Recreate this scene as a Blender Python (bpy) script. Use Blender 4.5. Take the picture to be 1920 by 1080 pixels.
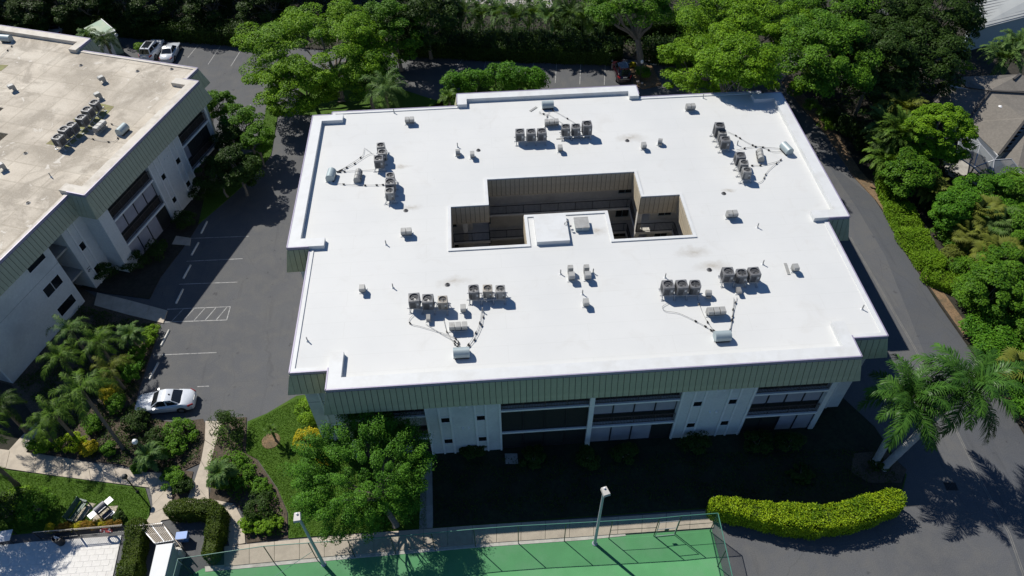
import bpy, math, random
import numpy as np
from mathutils import Vector, Matrix, geometry

# ------------------------------------------------------------------ camera, sky, sun, exposure
SC = bpy.context.scene
COL = SC.collection
for o in list(bpy.data.objects):
    bpy.data.objects.remove(o)
H_CAM = 52.0
FOC = 1366.82                       # focal length in pixels of a 1920 px wide picture
PITCH, YAW, ROLL = 0.841088, 0.0535334, -0.0184235
_f = Vector((math.sin(YAW) * math.cos(PITCH), math.cos(YAW) * math.cos(PITCH), -math.sin(PITCH)))
_r = Vector((math.cos(YAW), -math.sin(YAW), 0)); _u = _r.cross(_f)
_r, _u = math.cos(ROLL) * _r + math.sin(ROLL) * _u, -math.sin(ROLL) * _r + math.cos(ROLL) * _u
CAMP = Vector((0, 0, H_CAM))
cam = bpy.data.cameras.new('camera'); camo = bpy.data.objects.new('camera', cam); COL.objects.link(camo)
cam.sensor_width = 36.0; cam.lens = 36.0 * FOC / 1920.0; cam.clip_end = 3000.0; cam.clip_start = 0.5
camo.matrix_world = Matrix(((_r.x, _u.x, -_f.x, 0), (_r.y, _u.y, -_f.y, 0), (_r.z, _u.z, -_f.z, H_CAM), (0, 0, 0, 1)))
SC.camera = camo

SHX, SHY = 0.608, -0.64          # a shadow runs this far (m) per metre of height
sun_el = math.atan(1 / math.hypot(SHX, SHY)); sun_az = math.atan2(-SHX, -SHY)
w = bpy.data.worlds.new('World'); SC.world = w; w.use_nodes = True
nt = w.node_tree; nt.nodes.clear()
wo = nt.nodes.new('ShaderNodeOutputWorld'); bg = nt.nodes.new('ShaderNodeBackground')
sky = nt.nodes.new('ShaderNodeTexSky'); sky.sky_type = 'NISHITA'; sky.sun_disc = False
sky.sun_elevation = sun_el; sky.sun_rotation = sun_az; sky.air_density = 1.0; sky.dust_density = 0.0; sky.ozone_density = 10.0
bg.inputs[1].default_value = 0.072
nt.links.new(sky.outputs[0], bg.inputs[0]); nt.links.new(bg.outputs[0], wo.inputs[0])
sl = bpy.data.lights.new('sun', 'SUN'); sl.energy = 4.65; sl.angle = math.radians(0.53); sl.color = (1.0, 0.955, 0.875)
so = bpy.data.objects.new('sun', sl); COL.objects.link(so); so.location = (-40, 60, 90)
so.rotation_euler = Vector((SHX, SHY, -1)).to_track_quat('-Z', 'Y').to_euler()
vs = SC.view_settings; vs.view_transform = 'Standard'; vs.look = 'None'; vs.gamma = 1.0; vs.use_curve_mapping = False
vs.exposure = 0.2

# ------------------------------------------------------------------ helpers
R = random.Random(7)
NP = np.random.default_rng(7)

def at(px, py, z=0.0):
    """the real point at height z that the photograph shows at pixel px, py"""
    d = _r * ((px - 960) / FOC) - _u * ((py - 540) / FOC) + _f
    return CAMP + d * ((z - H_CAM) / d.z)

def flat(px, py, z=0.0):
    p = at(px, py, z); return (p.x, p.y)

def tag(o, label=None, cat=None, group=None, kind=None):
    if label: o['label'] = label
    if cat: o['category'] = cat
    if group: o['group'] = group
    if kind: o['kind'] = kind
    return o

def empty(name, loc, rz=0.0, label=None, cat=None, group=None, kind=None):
    o = bpy.data.objects.new(name, None); COL.objects.link(o)
    o.location = loc; o.rotation_euler = (0, 0, rz); o.empty_display_size = 0.3
    return tag(o, label, cat, group, kind)

def link(name, me, parent=None, loc=None, rot=None, scale=None):
    o = bpy.data.objects.new(name, me); COL.objects.link(o)
    if parent: o.parent = parent
    if loc is not None: o.location = loc
    if rot is not None: o.rotation_euler = rot
    if scale is not None: o.scale = scale
    return o

def copy_tree(o, parent=None):
    c = o.copy(); COL.objects.link(c)
    if parent: c.parent = parent
    for ch in list(o.children):
        copy_tree(ch, c)
    return c

class MB:
    """collects boxes, prisms, tubes; build() links them as one mesh object"""
    def __init__(s, M=None): s.v = []; s.f = []; s.mi = []; s.M = M; s.m = 0
    def add(s, vs_, fs):
        b = len(s.v)
        for p in vs_:
            p = Vector(p)
            s.v.append(s.M @ p if s.M else p)
        for f in fs: s.f.append(tuple(i + b for i in f)); s.mi.append(s.m)
        return s
    def box(s, x0, x1, y0, y1, z0, z1):
        return s.add([(x0, y0, z0), (x1, y0, z0), (x1, y1, z0), (x0, y1, z0), (x0, y0, z1), (x1, y0, z1), (x1, y1, z1), (x0, y1, z1)],
                     [(3, 2, 1, 0), (4, 5, 6, 7), (0, 1, 5, 4), (1, 2, 6, 5), (2, 3, 7, 6), (3, 0, 4, 7)])
    def cbox(s, c, size, rz=0.0):
        hx, hy, hz = size[0] / 2, size[1] / 2, size[2] / 2; ca, sa = math.cos(rz), math.sin(rz)
        vs_ = []
        for z in (-hz, hz):
            for x, y in ((-hx, -hy), (hx, -hy), (hx, hy), (-hx, hy)):
                vs_.append((c[0] + x * ca - y * sa, c[1] + x * sa + y * ca, c[2] + z))
        return s.add(vs_, [(3, 2, 1, 0), (4, 5, 6, 7), (0, 1, 5, 4), (1, 2, 6, 5), (2, 3, 7, 6), (3, 0, 4, 7)])
    def beam(s, a, b, wd, ht=None):
        a, b = Vector(a), Vector(b); d = (b - a).normalized(); ht = ht or wd
        up = Vector((0, 0, 1)) if abs(d.z) < .95 else Vector((0, 1, 0))
        x = d.cross(up).normalized(); y = x.cross(d)
        vs_ = []
        for p in (a, b):
            for i, j in ((-1, -1), (1, -1), (1, 1), (-1, 1)): vs_.append(p + x * (i * wd / 2) + y * (j * ht / 2))
        return s.add(vs_, [(0, 1, 2, 3), (7, 6, 5, 4), (0, 4, 5, 1), (1, 5, 6, 2), (2, 6, 7, 3), (3, 7, 4, 0)])
    def prism(s, poly, z0, z1, holes=()):
        loops = [[Vector((p[0], p[1], 0)) for p in poly]] + [[Vector((p[0], p[1], 0)) for p in h] for h in holes]
        allp = [p for l in loops for p in l]; n = len(allp)
        tris = geometry.tessellate_polygon(loops)
        fs = []
        for t in tris:
            a, b, c = (allp[i] for i in t)
            if (b - a).cross(c - a).z < 0: t = (t[0], t[2], t[1])
            fs.append(tuple(t)); fs.append((t[2] + n, t[1] + n, t[0] + n))
        k = 0
        for l in loops:
            m = len(l)
            for i in range(m): fs.append((k + i, k + i + n, k + (i + 1) % m + n, k + (i + 1) % m))
            k += m
        return s.add([(p.x, p.y, z1) for p in allp] + [(p.x, p.y, z0) for p in allp], fs)
    def sheet(s, poly, z):
        vs_ = [Vector((p[0], p[1], 0)) for p in poly]; fs = []
        for t in geometry.tessellate_polygon([vs_]):
            a, b, c = (vs_[i] for i in t)
            if (b - a).cross(c - a).z < 0: t = (t[0], t[2], t[1])
            fs.append(tuple(t))
        return s.add([(p.x, p.y, z) for p in vs_], fs)
    def tube(s, pts, r, n=8, r1=None, cap=True):
        pts = [Vector(p) for p in pts]; k = len(pts); rings = []
        for i, p in enumerate(pts):
            d = (pts[min(i + 1, k - 1)] - pts[max(i - 1, 0)]).normalized()
            up = Vector((0, 0, 1)) if abs(d.z) < .9 else Vector((1, 0, 0))
            x = d.cross(up).normalized(); y = x.cross(d)
            rr = r if r1 is None else r + (r1 - r) * i / (k - 1)
            if isinstance(r, (list, tuple)): rr = r[i]
            rings += [p + (x * math.cos(t) + y * math.sin(t)) * rr for t in (2 * math.pi * j / n for j in range(n))]
        fs = [(i * n + j, i * n + (j + 1) % n, (i + 1) * n + (j + 1) % n, (i + 1) * n + j) for i in range(k - 1) for j in range(n)]
        if cap: fs += [tuple(range(n))[::-1], tuple(range((k - 1) * n, k * n))]
        return s.add(rings, fs)
    def lathe(s, prof, c=(0, 0, 0), n=16):
        vs_ = []; k = len(prof)
        for r_, z in prof: vs_ += [(c[0] + r_ * math.cos(2 * math.pi * j / n), c[1] + r_ * math.sin(2 * math.pi * j / n), c[2] + z) for j in range(n)]
        fs = [(i * n + j, i * n + (j + 1) % n, (i + 1) * n + (j + 1) % n, (i + 1) * n + j) for i in range(k - 1) for j in range(n)]
        fs += [tuple(range(n))[::-1], tuple(range((k - 1) * n, k * n))]
        return s.add(vs_, fs)
    def mesh(s, name, mats, smooth=False):
        me = bpy.data.meshes.new(name)
        me.from_pydata([tuple(p) for p in s.v], [], s.f)
        for m in (mats if isinstance(mats, (list, tuple)) else [mats]): me.materials.append(m)
        if max(s.mi, default=0) > 0: me.polygons.foreach_set('material_index', s.mi)
        if smooth: me.polygons.foreach_set('use_smooth', [True] * len(me.polygons)); me.set_sharp_from_angle(angle=math.radians(40))
        me.update(); return me
    def build(s, name, mats, parent=None, smooth=False, **kw):
        o = link(name, s.mesh(name, mats, smooth), parent)
        return tag(o, **kw) if kw else o

def fast_mesh(name, V, F, mat, smooth=False, mi=None):
    """V n x 3, F m x k arrays to a mesh, quickly"""
    me = bpy.data.meshes.new(name); n, m, k = len(V), len(F), F.shape[1]
    me.vertices.add(n); me.vertices.foreach_set('co', np.ascontiguousarray(V, dtype=np.float32).ravel())
    me.loops.add(m * k); me.loops.foreach_set('vertex_index', np.ascontiguousarray(F, dtype=np.int32).ravel())
    me.polygons.add(m); me.polygons.foreach_set('loop_start', np.arange(0, m * k, k, dtype=np.int32))
    me.polygons.foreach_set('loop_total', np.full(m, k, dtype=np.int32))
    for q in (mat if isinstance(mat, (list, tuple)) else [mat]): me.materials.append(q)
    if mi is not None: me.polygons.foreach_set('material_index', np.asarray(mi, dtype=np.int32))
    if smooth: me.polygons.foreach_set('use_smooth', np.ones(m, dtype=bool))
    me.update(calc_edges=True); me.validate(); return me

# ------------------------------------------------------------------ materials
def nodes(name):
    m = bpy.data.materials.new(name); m.use_nodes = True; t = m.node_tree; t.nodes.clear()
    out = t.nodes.new('ShaderNodeOutputMaterial'); return m, t, out

def ramp(t, fac, stops):
    r_ = t.nodes.new('ShaderNodeValToRGB'); e = r_.color_ramp.elements
    while len(e) < len(stops): e.new(0.5)
    for k, (p, c) in enumerate(stops): e[k].position = p; e[k].color = (*c, 1) if len(c) == 3 else c
    t.links.new(fac, r_.inputs[0]); return r_.outputs[0]

def noise(t, co, scale, detail=4, rough=.6, out='Fac', dist=0.0):
    n = t.nodes.new('ShaderNodeTexNoise'); n.inputs['Scale'].default_value = scale; n.inputs['Detail'].default_value = detail
    n.inputs['Roughness'].default_value = rough; n.inputs['Distortion'].default_value = dist
    t.links.new(co, n.inputs['Vector']); return n.outputs[out]

def mix(t, fac, a, b, blend='MIX'):
    m = t.nodes.new('ShaderNodeMix'); m.data_type = 'RGBA'; m.blend_type = blend
    for sock, v in ((m.inputs[0], fac), (m.inputs[6], a), (m.inputs[7], b)):
        if isinstance(v, (int, float)): sock.default_value = v
        elif isinstance(v, tuple): sock.default_value = (*v, 1)
        else: t.links.new(v, sock)
    return m.outputs[2]

def coords(t, kind='Object'):
    return t.nodes.new('ShaderNodeTexCoord').outputs[kind]

def mat(name, col, rough=.6, metal=0.0, var=.12, scale=6.0, bump=0.0, bscale=40.0, spec=.5, dirt=None, dscale=.7, coat=0.0):
    """a general surface: base colour with two sizes of variation, optional dirt patches and fine relief"""
    m, t, out = nodes(name); p = t.nodes.new('ShaderNodeBsdfPrincipled'); co = coords(t)
    dark = tuple(c * (1 - var) for c in col); light = tuple(min(1, c * (1 + var)) for c in col)
    c = ramp(t, noise(t, co, scale), [(.3, dark), (.7, light)])
    if dirt:
        f = ramp(t, noise(t, co, dscale, 6, .65), [(.48, (0, 0, 0)), (.72, (1, 1, 1))])
        c = mix(t, f, c, dirt)
    t.links.new(c, p.inputs['Base Color']); p.inputs['Roughness'].default_value = rough; p.inputs['Metallic'].default_value = metal
    p.inputs['Specular IOR Level'].default_value = spec
    if coat: p.inputs['Coat Weight'].default_value = coat; p.inputs['Coat Roughness'].default_value = .06
    if bump:
        b = t.nodes.new('ShaderNodeBump'); b.inputs['Strength'].default_value = bump; b.inputs['Distance'].default_value = .02
        t.links.new(noise(t, co, bscale, 5, .7), b.inputs['Height']); t.links.new(b.outputs[0], p.inputs['Normal'])
    t.links.new(p.outputs[0], out.inputs[0]); return m

def leaf_mat(name, a, b, trans=.32, tcol=None, rough=.5):
    """leaves: every leaf its own shade between a and b, lit through from behind"""
    m, t, out = nodes(name); geo = t.nodes.new('ShaderNodeNewGeometry'); co = coords(t)
    f = t.nodes.new('ShaderNodeMath'); f.operation = 'ADD'; f.use_clamp = True
    g = t.nodes.new('ShaderNodeMath'); g.operation = 'MULTIPLY_ADD'; g.inputs[1].default_value = 1.3; g.inputs[2].default_value = -.4
    t.links.new(noise(t, co, .55, 3), g.inputs[0])
    h = t.nodes.new('ShaderNodeMath'); h.operation = 'MULTIPLY'; h.inputs[1].default_value = .6
    t.links.new(geo.outputs['Random Per Island'], h.inputs[0])
    t.links.new(g.outputs[0], f.inputs[0]); t.links.new(h.outputs[0], f.inputs[1])
    c = ramp(t, f.outputs[0], [(.1, a), (.95, b)])
    d = t.nodes.new('ShaderNodeBsdfPrincipled'); d.inputs['Roughness'].default_value = rough; d.inputs['Specular IOR Level'].default_value = .12
    t.links.new(c, d.inputs['Base Color'])
    tr = t.nodes.new('ShaderNodeBsdfTranslucent')
    t.links.new(mix(t, 1.0, c, tcol or (1.0, 1.0, .35), 'MULTIPLY'), tr.inputs[0])
    mx = t.nodes.new('ShaderNodeMixShader'); mx.inputs[0].default_value = trans
    t.links.new(d.outputs[0], mx.inputs[1]); t.links.new(tr.outputs[0], mx.inputs[2]); t.links.new(mx.outputs[0], out.inputs[0])
    return m

def asphalt(name, col, tint, crack=True):
    m, t, out = nodes(name); p = t.nodes.new('ShaderNodeBsdfPrincipled'); co = coords(t)
    big = noise(t, co, .09, 5, .6); mid = noise(t, co, .6, 5, .65, dist=.6); fine = noise(t, co, 14, 3, .8)
    c = ramp(t, big, [(.3, tuple(x * .74 for x in col)), (.7, tuple(x * 1.2 for x in col))])
    c = mix(t, ramp(t, mid, [(.42, (0, 0, 0)), (.72, (.95, .95, .95))]), c, tint)
    c = mix(t, .55, c, ramp(t, fine, [(.25, tuple(x * .45 for x in col)), (.8, tuple(x * 1.6 for x in col))]))
    mp = t.nodes.new('ShaderNodeMapping'); mp.inputs['Scale'].default_value = (1.6, .12, 1); mp.inputs['Rotation'].default_value = (0, 0, .33)
    t.links.new(co, mp.inputs[0])
    c = mix(t, ramp(t, noise(t, mp.outputs[0], 1.0, 6, .7), [(.56, (0, 0, 0)), (.75, (.5, .5, .5))]), c, tuple(x * .62 for x in col))
    if crack:
        v = t.nodes.new('ShaderNodeTexVoronoi'); v.feature = 'DISTANCE_TO_EDGE'; v.inputs['Scale'].default_value = .16
        wv = mix(t, .12, co, noise(t, co, .9, 4, .6, 'Color'), 'LINEAR_LIGHT'); t.links.new(wv, v.inputs['Vector'])
        c = mix(t, ramp(t, v.outputs['Distance'], [(.0, (.28, .28, .28)), (.0035, (0, 0, 0))]), c, tuple(x * .5 for x in col))
    sp = ramp(t, noise(t, co, 1.1, 3, .6), [(.66, (0, 0, 0)), (.74, (.7, .7, .7))])
    c = mix(t, sp, c, tuple(x * .45 for x in col))
    t.links.new(c, p.inputs['Base Color']); p.inputs['Roughness'].default_value = .85; p.inputs['Specular IOR Level'].default_value = .25
    b = t.nodes.new('ShaderNodeBump'); b.inputs['Strength'].default_value = .35; b.inputs['Distance'].default_value = .01
    t.links.new(noise(t, co, 60, 2), b.inputs['Height']); t.links.new(b.outputs[0], p.inputs['Normal'])
    t.links.new(p.outputs[0], out.inputs[0]); return m

def tan_roof_mat():
    m, t, out = nodes('tan_roof_membrane'); p = t.nodes.new('ShaderNodeBsdfPrincipled'); co = coords(t)
    c = ramp(t, noise(t, co, .16, 6, .62, dist=.4), [(.36, (.37, .325, .26)), (.5, (.52, .465, .385)), (.66, (.61, .56, .475))])
    br = t.nodes.new('ShaderNodeTexBrick'); br.offset = 0.0; br.inputs['Scale'].default_value = 1.0
    br.inputs['Brick Width'].default_value = 2.5; br.inputs['Row Height'].default_value = 2.5; br.inputs['Mortar Size'].default_value = .11; br.inputs['Mortar Smooth'].default_value = .7
    br.inputs['Color1'].default_value = (1.16, 1.15, 1.13, 1); br.inputs['Color2'].default_value = (.98, .97, .95, 1); br.inputs['Mortar'].default_value = (.84, .82, .78, 1)
    wv = mix(t, .02, co, noise(t, co, .5, 3, .6, 'Color'), 'LINEAR_LIGHT'); t.links.new(wv, br.inputs['Vector'])
    c = mix(t, ramp(t, noise(t, co, .08, 3), [(.35, (.5, .5, .5)), (.55, (1, 1, 1))]), c, mix(t, 1.0, c, br.outputs['Color'], 'MULTIPLY'))
    c = mix(t, ramp(t, noise(t, co, .20, 7, .72, dist=.5), [(.47, (0, 0, 0)), (.58, (.85, .85, .85))]), c, (.30, .26, .205))
    c = mix(t, ramp(t, noise(t, co, .7, 3, .6, dist=1.0), [(.65, (0, 0, 0)), (.70, (.9, .9, .9))]), c, (.66, .62, .55))
    c = mix(t, .25, c, ramp(t, noise(t, co, 9, 3), [(.3, (.25, .22, .18)), (.7, (.6, .56, .48))]))
    t.links.new(c, p.inputs['Base Color']); p.inputs['Roughness'].default_value = .8; p.inputs['Specular IOR Level'].default_value = .2
    t.links.new(p.outputs[0], out.inputs[0]); return m

def white_roof_mat():
    m, t, out = nodes('white_roof_coating'); p = t.nodes.new('ShaderNodeBsdfPrincipled'); co = coords(t)
    c = ramp(t, noise(t, co, .12, 5, .6), [(.3, (.565, .572, .562)), (.7, (.622, .624, .606))])
    c = mix(t, ramp(t, noise(t, co, .45, 7, .72, dist=.8), [(.56, (0, 0, 0)), (.85, (.42, .42, .42))]), c, (.46, .44, .40))
    br = t.nodes.new('ShaderNodeTexBrick'); br.inputs['Scale'].default_value = 1.0; br.inputs['Brick Width'].default_value = 12; br.inputs['Row Height'].default_value = 1.55
    br.inputs['Mortar Size'].default_value = .022; br.inputs['Mortar Smooth'].default_value = .6
    br.inputs['Color1'].default_value = br.inputs['Color2'].default_value = (1, 1, 1, 1); br.inputs['Mortar'].default_value = (.93, .93, .92, 1)
    t.links.new(co, br.inputs['Vector']); c = mix(t, 1.0, c, br.outputs['Color'], 'MULTIPLY')
    c = mix(t, ramp(t, noise(t, co, 2.6, 2, .5), [(.775, (0, 0, 0)), (.80, (.5, .5, .5))]), c, (.42, .40, .36))
    # dirt washed towards the drains and off the plant: patches fixed to the membrane
    for x, y, rad in ROOF_STAINS:
        vm = t.nodes.new('ShaderNodeVectorMath'); vm.operation = 'SUBTRACT'; vm.inputs[1].default_value = (x, y, HR_)
        wv = mix(t, .9, co, noise(t, co, .8, 5, .7, 'Color'), 'LINEAR_LIGHT'); t.links.new(wv, vm.inputs[0])
        sc_ = t.nodes.new('ShaderNodeVectorMath'); sc_.operation = 'MULTIPLY'; sc_.inputs[1].default_value = (.55, 1.3, 0); t.links.new(vm.outputs[0], sc_.inputs[0])
        ln = t.nodes.new('ShaderNodeVectorMath'); ln.operation = 'LENGTH'; t.links.new(sc_.outputs[0], ln.inputs[0])
        c = mix(t, ramp(t, ln.outputs['Value'], [(0.0, (.8, .8, .8)), (.20 * rad, (.42, .42, .42)), (min(.98, .65 * rad), (0, 0, 0))]), c, (.36, .33, .28))
    t.links.new(c, p.inputs['Base Color']); p.inputs['Roughness'].default_value = .55; p.inputs['Specular IOR Level'].default_value = .25
    t.links.new(p.outputs[0], out.inputs[0]); return m

def grass_mat():
    m, t, out = nodes('lawn_turf'); p = t.nodes.new('ShaderNodeBsdfPrincipled'); co = coords(t)
    c = ramp(t, noise(t, co, .5, 6, .65), [(.3, (.050, .110, .012)), (.6, (.075, .155, .015)), (.8, (.12, .15, .03))])
    c = mix(t, .55, c, ramp(t, noise(t, co, 9, 5, .75), [(.3, (.02, .04, .006)), (.7, (.075, .14, .018))]))
    t.links.new(c, p.inputs['Base Color']); p.inputs['Roughness'].default_value = .8; p.inputs['Specular IOR Level'].default_value = .15
    b = t.nodes.new('ShaderNodeBump'); b.inputs['Strength'].default_value = .7; b.inputs['Distance'].default_value = .05
    t.links.new(noise(t, co, 18, 4, .8), b.inputs['Height']); t.links.new(b.outputs[0], p.inputs['Normal'])
    t.links.new(p.outputs[0], out.inputs[0]); return m

def mesh_mat(name, col, alpha):
    m, t, out = nodes(name); d = t.nodes.new('ShaderNodeBsdfDiffuse'); d.inputs[0].default_value = (*col, 1)
    tr = t.nodes.new('ShaderNodeBsdfTransparent'); mx = t.nodes.new('ShaderNodeMixShader'); mx.inputs[0].default_value = alpha
    t.links.new(tr.outputs[0], mx.inputs[1]); t.links.new(d.outputs[0], mx.inputs[2]); t.links.new(mx.outputs[0], out.inputs[0]); return m

def glass_mat(name, col, rough=.08):
    m, t, out = nodes(name); p = t.nodes.new('ShaderNodeBsdfPrincipled'); p.inputs['Base Color'].default_value = (*col, 1)
    p.inputs['Roughness'].default_value = rough; p.inputs['Specular IOR Level'].default_value = .7
    t.links.new(p.outputs[0], out.inputs[0]); return m

HR_ = 9.92
ROOF_STAINS = [(flat(x, y, HR_)[0] - 7.34 + .45, flat(x, y, HR_)[1] - 46 + .45, r_) for x, y, r_ in ((1176, 264, 1.5), (1330, 507, 1.5), (839, 536, 1.3), (761, 396, .9), (1358, 364, .7), (1108, 440, 1.1), (1290, 480, 1.4), (745, 318, .8))]
M = {}
M['white_roof'] = white_roof_mat(); M['tan_roof'] = tan_roof_mat(); M['grass'] = grass_mat()
M['asphalt'] = asphalt('weathered_asphalt', (.098, .101, .107), (.142, .136, .122))
M['drive'] = asphalt('driveway_asphalt', (.080, .085, .094), (.104, .103, .099))
M['parapet'] = mat('white_parapet_coating', (.60, .61, .605), .55, var=.04, scale=1.5, dirt=(.54, .54, .52), dscale=.6)
M['tan_parapet'] = mat('tan_parapet_coating', (.56, .52, .45), .7, var=.08, scale=1.2, dirt=(.40, .35, .28), dscale=.8)
M['coping'] = mat('violet_grey_metal_coping', (.31, .28, .38), .45, .1, var=.08, scale=3)
M['sage'] = mat('sage_green_siding', (.43, .43, .275), .75, var=.10, scale=2.2, bump=.25, bscale=30, dirt=(.36, .36, .24), dscale=.5)
M['lf_royal'] = leaf_mat('royal_palm_fronds', (.014, .052, .010), (.078, .180, .026), .2, rough=.35)
M['sage_left'] = mat('grey_green_siding', (.43, .42, .29), .75, var=.10, scale=2.2, bump=.25, bscale=30, dirt=(.36, .35, .25), dscale=.5)
M['tan_siding'] = mat('tan_courtyard_siding', (.43, .37, .27), .75, var=.12, scale=2.5, bump=.25, bscale=30)
M['gap'] = mat('dark_joint', (.055, .06, .05), .9, var=.1)
M['stucco'] = mat('white_stucco', (.66, .67, .66), .85, var=.07, scale=5, bump=.9, bscale=22, dirt=(.52, .53, .53), dscale=.35)
M['trim'] = mat('white_painted_trim', (.76, .76, .75), .6, var=.05, scale=4)
M['soffit'] = mat('grey_soffit', (.30, .30, .29), .8, var=.06)
M['court_wall'] = mat('beige_courtyard_wall', (.60, .58, .53), .85, var=.08, scale=3, bump=.4, bscale=25, dirt=(.48, .46, .42), dscale=.5)
M['rail'] = mat('dark_brown_railing', (.085, .065, .06), .5, var=.15)
M['rail_black'] = mat('black_railing', (.025, .025, .028), .45, var=.15)
M['pane'] = mat('grey_shutter_pane', (.36, .355, .40), .3, var=.10, scale=1.2, spec=.5)
M['dark_glass'] = glass_mat('dark_window_glass', (.012, .014, .016))
M['dark_screen'] = mat('black_insect_screen', (.014, .016, .015), .8, var=.2)
M['teal'] = mat('teal_window_frame', (.20, .27, .28), .5, var=.06)
M['concrete'] = mat('pale_concrete', (.46, .40, .32), .85, var=.09, scale=2.5, bump=.4, bscale=50, dirt=(.36, .31, .25), dscale=.8)
M['concrete_grey'] = mat('grey_concrete', (.36, .345, .32), .85, var=.12, scale=2, bump=.4, bscale=50, dirt=(.25, .235, .21), dscale=.7)
M['kerb'] = mat('concrete_kerb', (.52, .50, .45), .85, var=.1, scale=3, dirt=(.34, .32, .28), dscale=1.2)
M['soil'] = mat('dark_soil', (.030, .026, .019), .95, var=.4, scale=3, bump=.8, bscale=14, dirt=(.018, .022, .010), dscale=.6)
M['mulch'] = mat('brown_mulch', (.085, .064, .045), .95, var=.45, scale=9, bump=1.0, bscale=22, dirt=(.045, .038, .026), dscale=1.2)
M['straw'] = mat('orange_leaf_litter', (.19, .125, .07), .95, var=.4, scale=7, bump=.9, bscale=25, dirt=(.09, .075, .045), dscale=1.0)
M['court'] = mat('green_court_surface', (.078, .28, .105), .75, var=.10, scale=.5, dirt=(.11, .29, .135), dscale=.3, bump=.2, bscale=60)
M['line'] = mat('worn_white_paint', (.33, .33, .32), .8, var=.3, scale=4, dirt=(.11, .11, .115), dscale=2.2)
M['stop'] = mat('painted_wheel_stop', (.62, .61, .57), .8, var=.12, scale=5, dirt=(.40, .39, .35), dscale=2.0)
M['paver'] = mat('cream_paver', (.66, .64, .60), .75, var=.06, scale=3, bump=.2)
M['grout'] = mat('pale_paver_joint', (.64, .62, .58), .9)
M['galv'] = mat('galvanised_steel', (.42, .43, .44), .45, .35, var=.12, scale=4)
M['vent'] = mat('grey_vent_metal', (.33, .33, .315), .55, .15, var=.12, scale=3, dirt=(.24, .23, .21), dscale=2)
M['hood'] = mat('blue_grey_hood_metal', (.33, .39, .40), .5, .2, var=.08, scale=3)
M['unit'] = mat('grey_condenser_paint', (.165, .168, .175), .5, .1, var=.12, scale=3, dirt=(.12, .11, .10), dscale=2)
M['unit_light'] = mat('pale_condenser_paint', (.25, .25, .245), .5, .1, var=.12, scale=3, dirt=(.18, .17, .15), dscale=2)
M['unit_tan'] = mat('tan_condenser_paint', (.30, .275, .235), .5, .1, var=.12, scale=3, dirt=(.2, .18, .14), dscale=2)
M['fan_dark'] = mat('dark_fan_well', (.02, .021, .024), .7, var=.2)
M['blade'] = mat('fan_blade_metal', (.13, .133, .138), .45, .3, var=.15)
M['louvre'] = mat('dark_coil', (.045, .047, .05), .6, .2, var=.2)
M['black'] = mat('black_rubber', (.018, .018, .019), .8, var=.2)
M['pipe'] = mat('pale_pipe', (.27, .27, .26), .5, var=.15)
M['pad'] = mat('olive_walkway_pad', (.235, .235, .095), .9, var=.12, scale=3, dirt=(.20, .15, .085), dscale=1.2)
M['bark'] = mat('grey_bark', (.19, .165, .135), .9, var=.3, scale=8, bump=.8, bscale=18)
M['palm_bark'] = mat('pale_palm_trunk', (.36, .35, .33), .85, var=.14, scale=5, bump=.5, bscale=14, dirt=(.26, .25, .23), dscale=2)
M['brown_trunk'] = mat('brown_palm_trunk', (.17, .13, .095), .9, var=.25, scale=7, bump=.8, bscale=16)
M['crownshaft'] = mat('green_crownshaft', (.10, .17, .05), .5, var=.15)
M['carwhite'] = mat('white_car_paint', (.62, .65, .69), .22, var=.01, coat=1.0)
M['carsilver'] = mat('silver_car_paint', (.42, .45, .52), .3, .3, var=.02, coat=1.0)
M['carred'] = mat('dark_maroon_car_paint', (.022, .006, .009), .25, var=.05, coat=1.0)
M['carglass'] = glass_mat('car_glass', (.015, .018, .022), .03)
M['taillight'] = glass_mat('red_tail_lamp', (.25, .01, .012), .15)
M['headlight'] = glass_mat('clear_head_lamp', (.55, .58, .60), .1)
M['tyre'] = mat('tyre_rubber', (.02, .02, .021), .85)
M['rim'] = mat('alloy_rim', (.32, .33, .34), .35, .7)
M['plate'] = mat('number_plate', (.5, .5, .48), .5)
M['globe'] = mat('white_lamp_globe', (.72, .73, .72), .25, var=.02)
M['post'] = mat('dark_metal_post', (.02, .021, .022), .45, var=.15)
M['pole'] = mat('grey_blue_pole_paint', (.34, .36, .40), .5, var=.08, scale=2)
M['lamp_head'] = mat('grey_lamp_head', (.44, .42, .39), .5, var=.06)
M['fence_green'] = mat('dark_green_fence_paint', (.012, .04, .03), .5, var=.15)
M['top_rail'] = mat('green_fence_rail', (.06, .20, .15), .5, var=.1)
M['chain'] = mesh_mat('green_chain_link', (.03, .12, .085), .24)
M['screen'] = mesh_mat('grey_pool_screen', (.16, .18, .20), .62)
M['bench_green'] = mat('dark_green_bench', (.012, .065, .05), .5, var=.2)
M['white_metal'] = mat('white_enamel', (.74, .74, .74), .4, var=.03)
M['grill'] = mat('grey_grill_lid', (.10, .10, .115), .4, .4, var=.12)
M['red'] = mat('red_plastic', (.45, .05, .05), .5, var=.1)
M['blue'] = mat('blue_plastic', (.05, .17, .48), .45, var=.08)
M['cream'] = mat('cream_tank', (.52, .49, .42), .5, var=.07)
M['teal_wall'] = mat('pale_teal_wall', (.34, .40, .40), .8, var=.07, bump=.3)
M['painted_yard_shade'] = mat('lawn_with_painted_shade', (.016, .024, .010), .95, var=.5, scale=4, bump=1.0, bscale=16, dirt=(.013, .012, .008), dscale=.5)  # lawn colour darkened to near black, the building's shadow put into it
M['gutter'] = mat('worn_concrete_gutter', (.15, .147, .138), .85, var=.15, scale=3, dirt=(.10, .10, .094), dscale=.8)
M['house_roof'] = mat('grey_brown_shingles', (.165, .15, .13), .9, var=.16, scale=5, bump=.5, bscale=25, dirt=(.13, .12, .105), dscale=.7)
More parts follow.
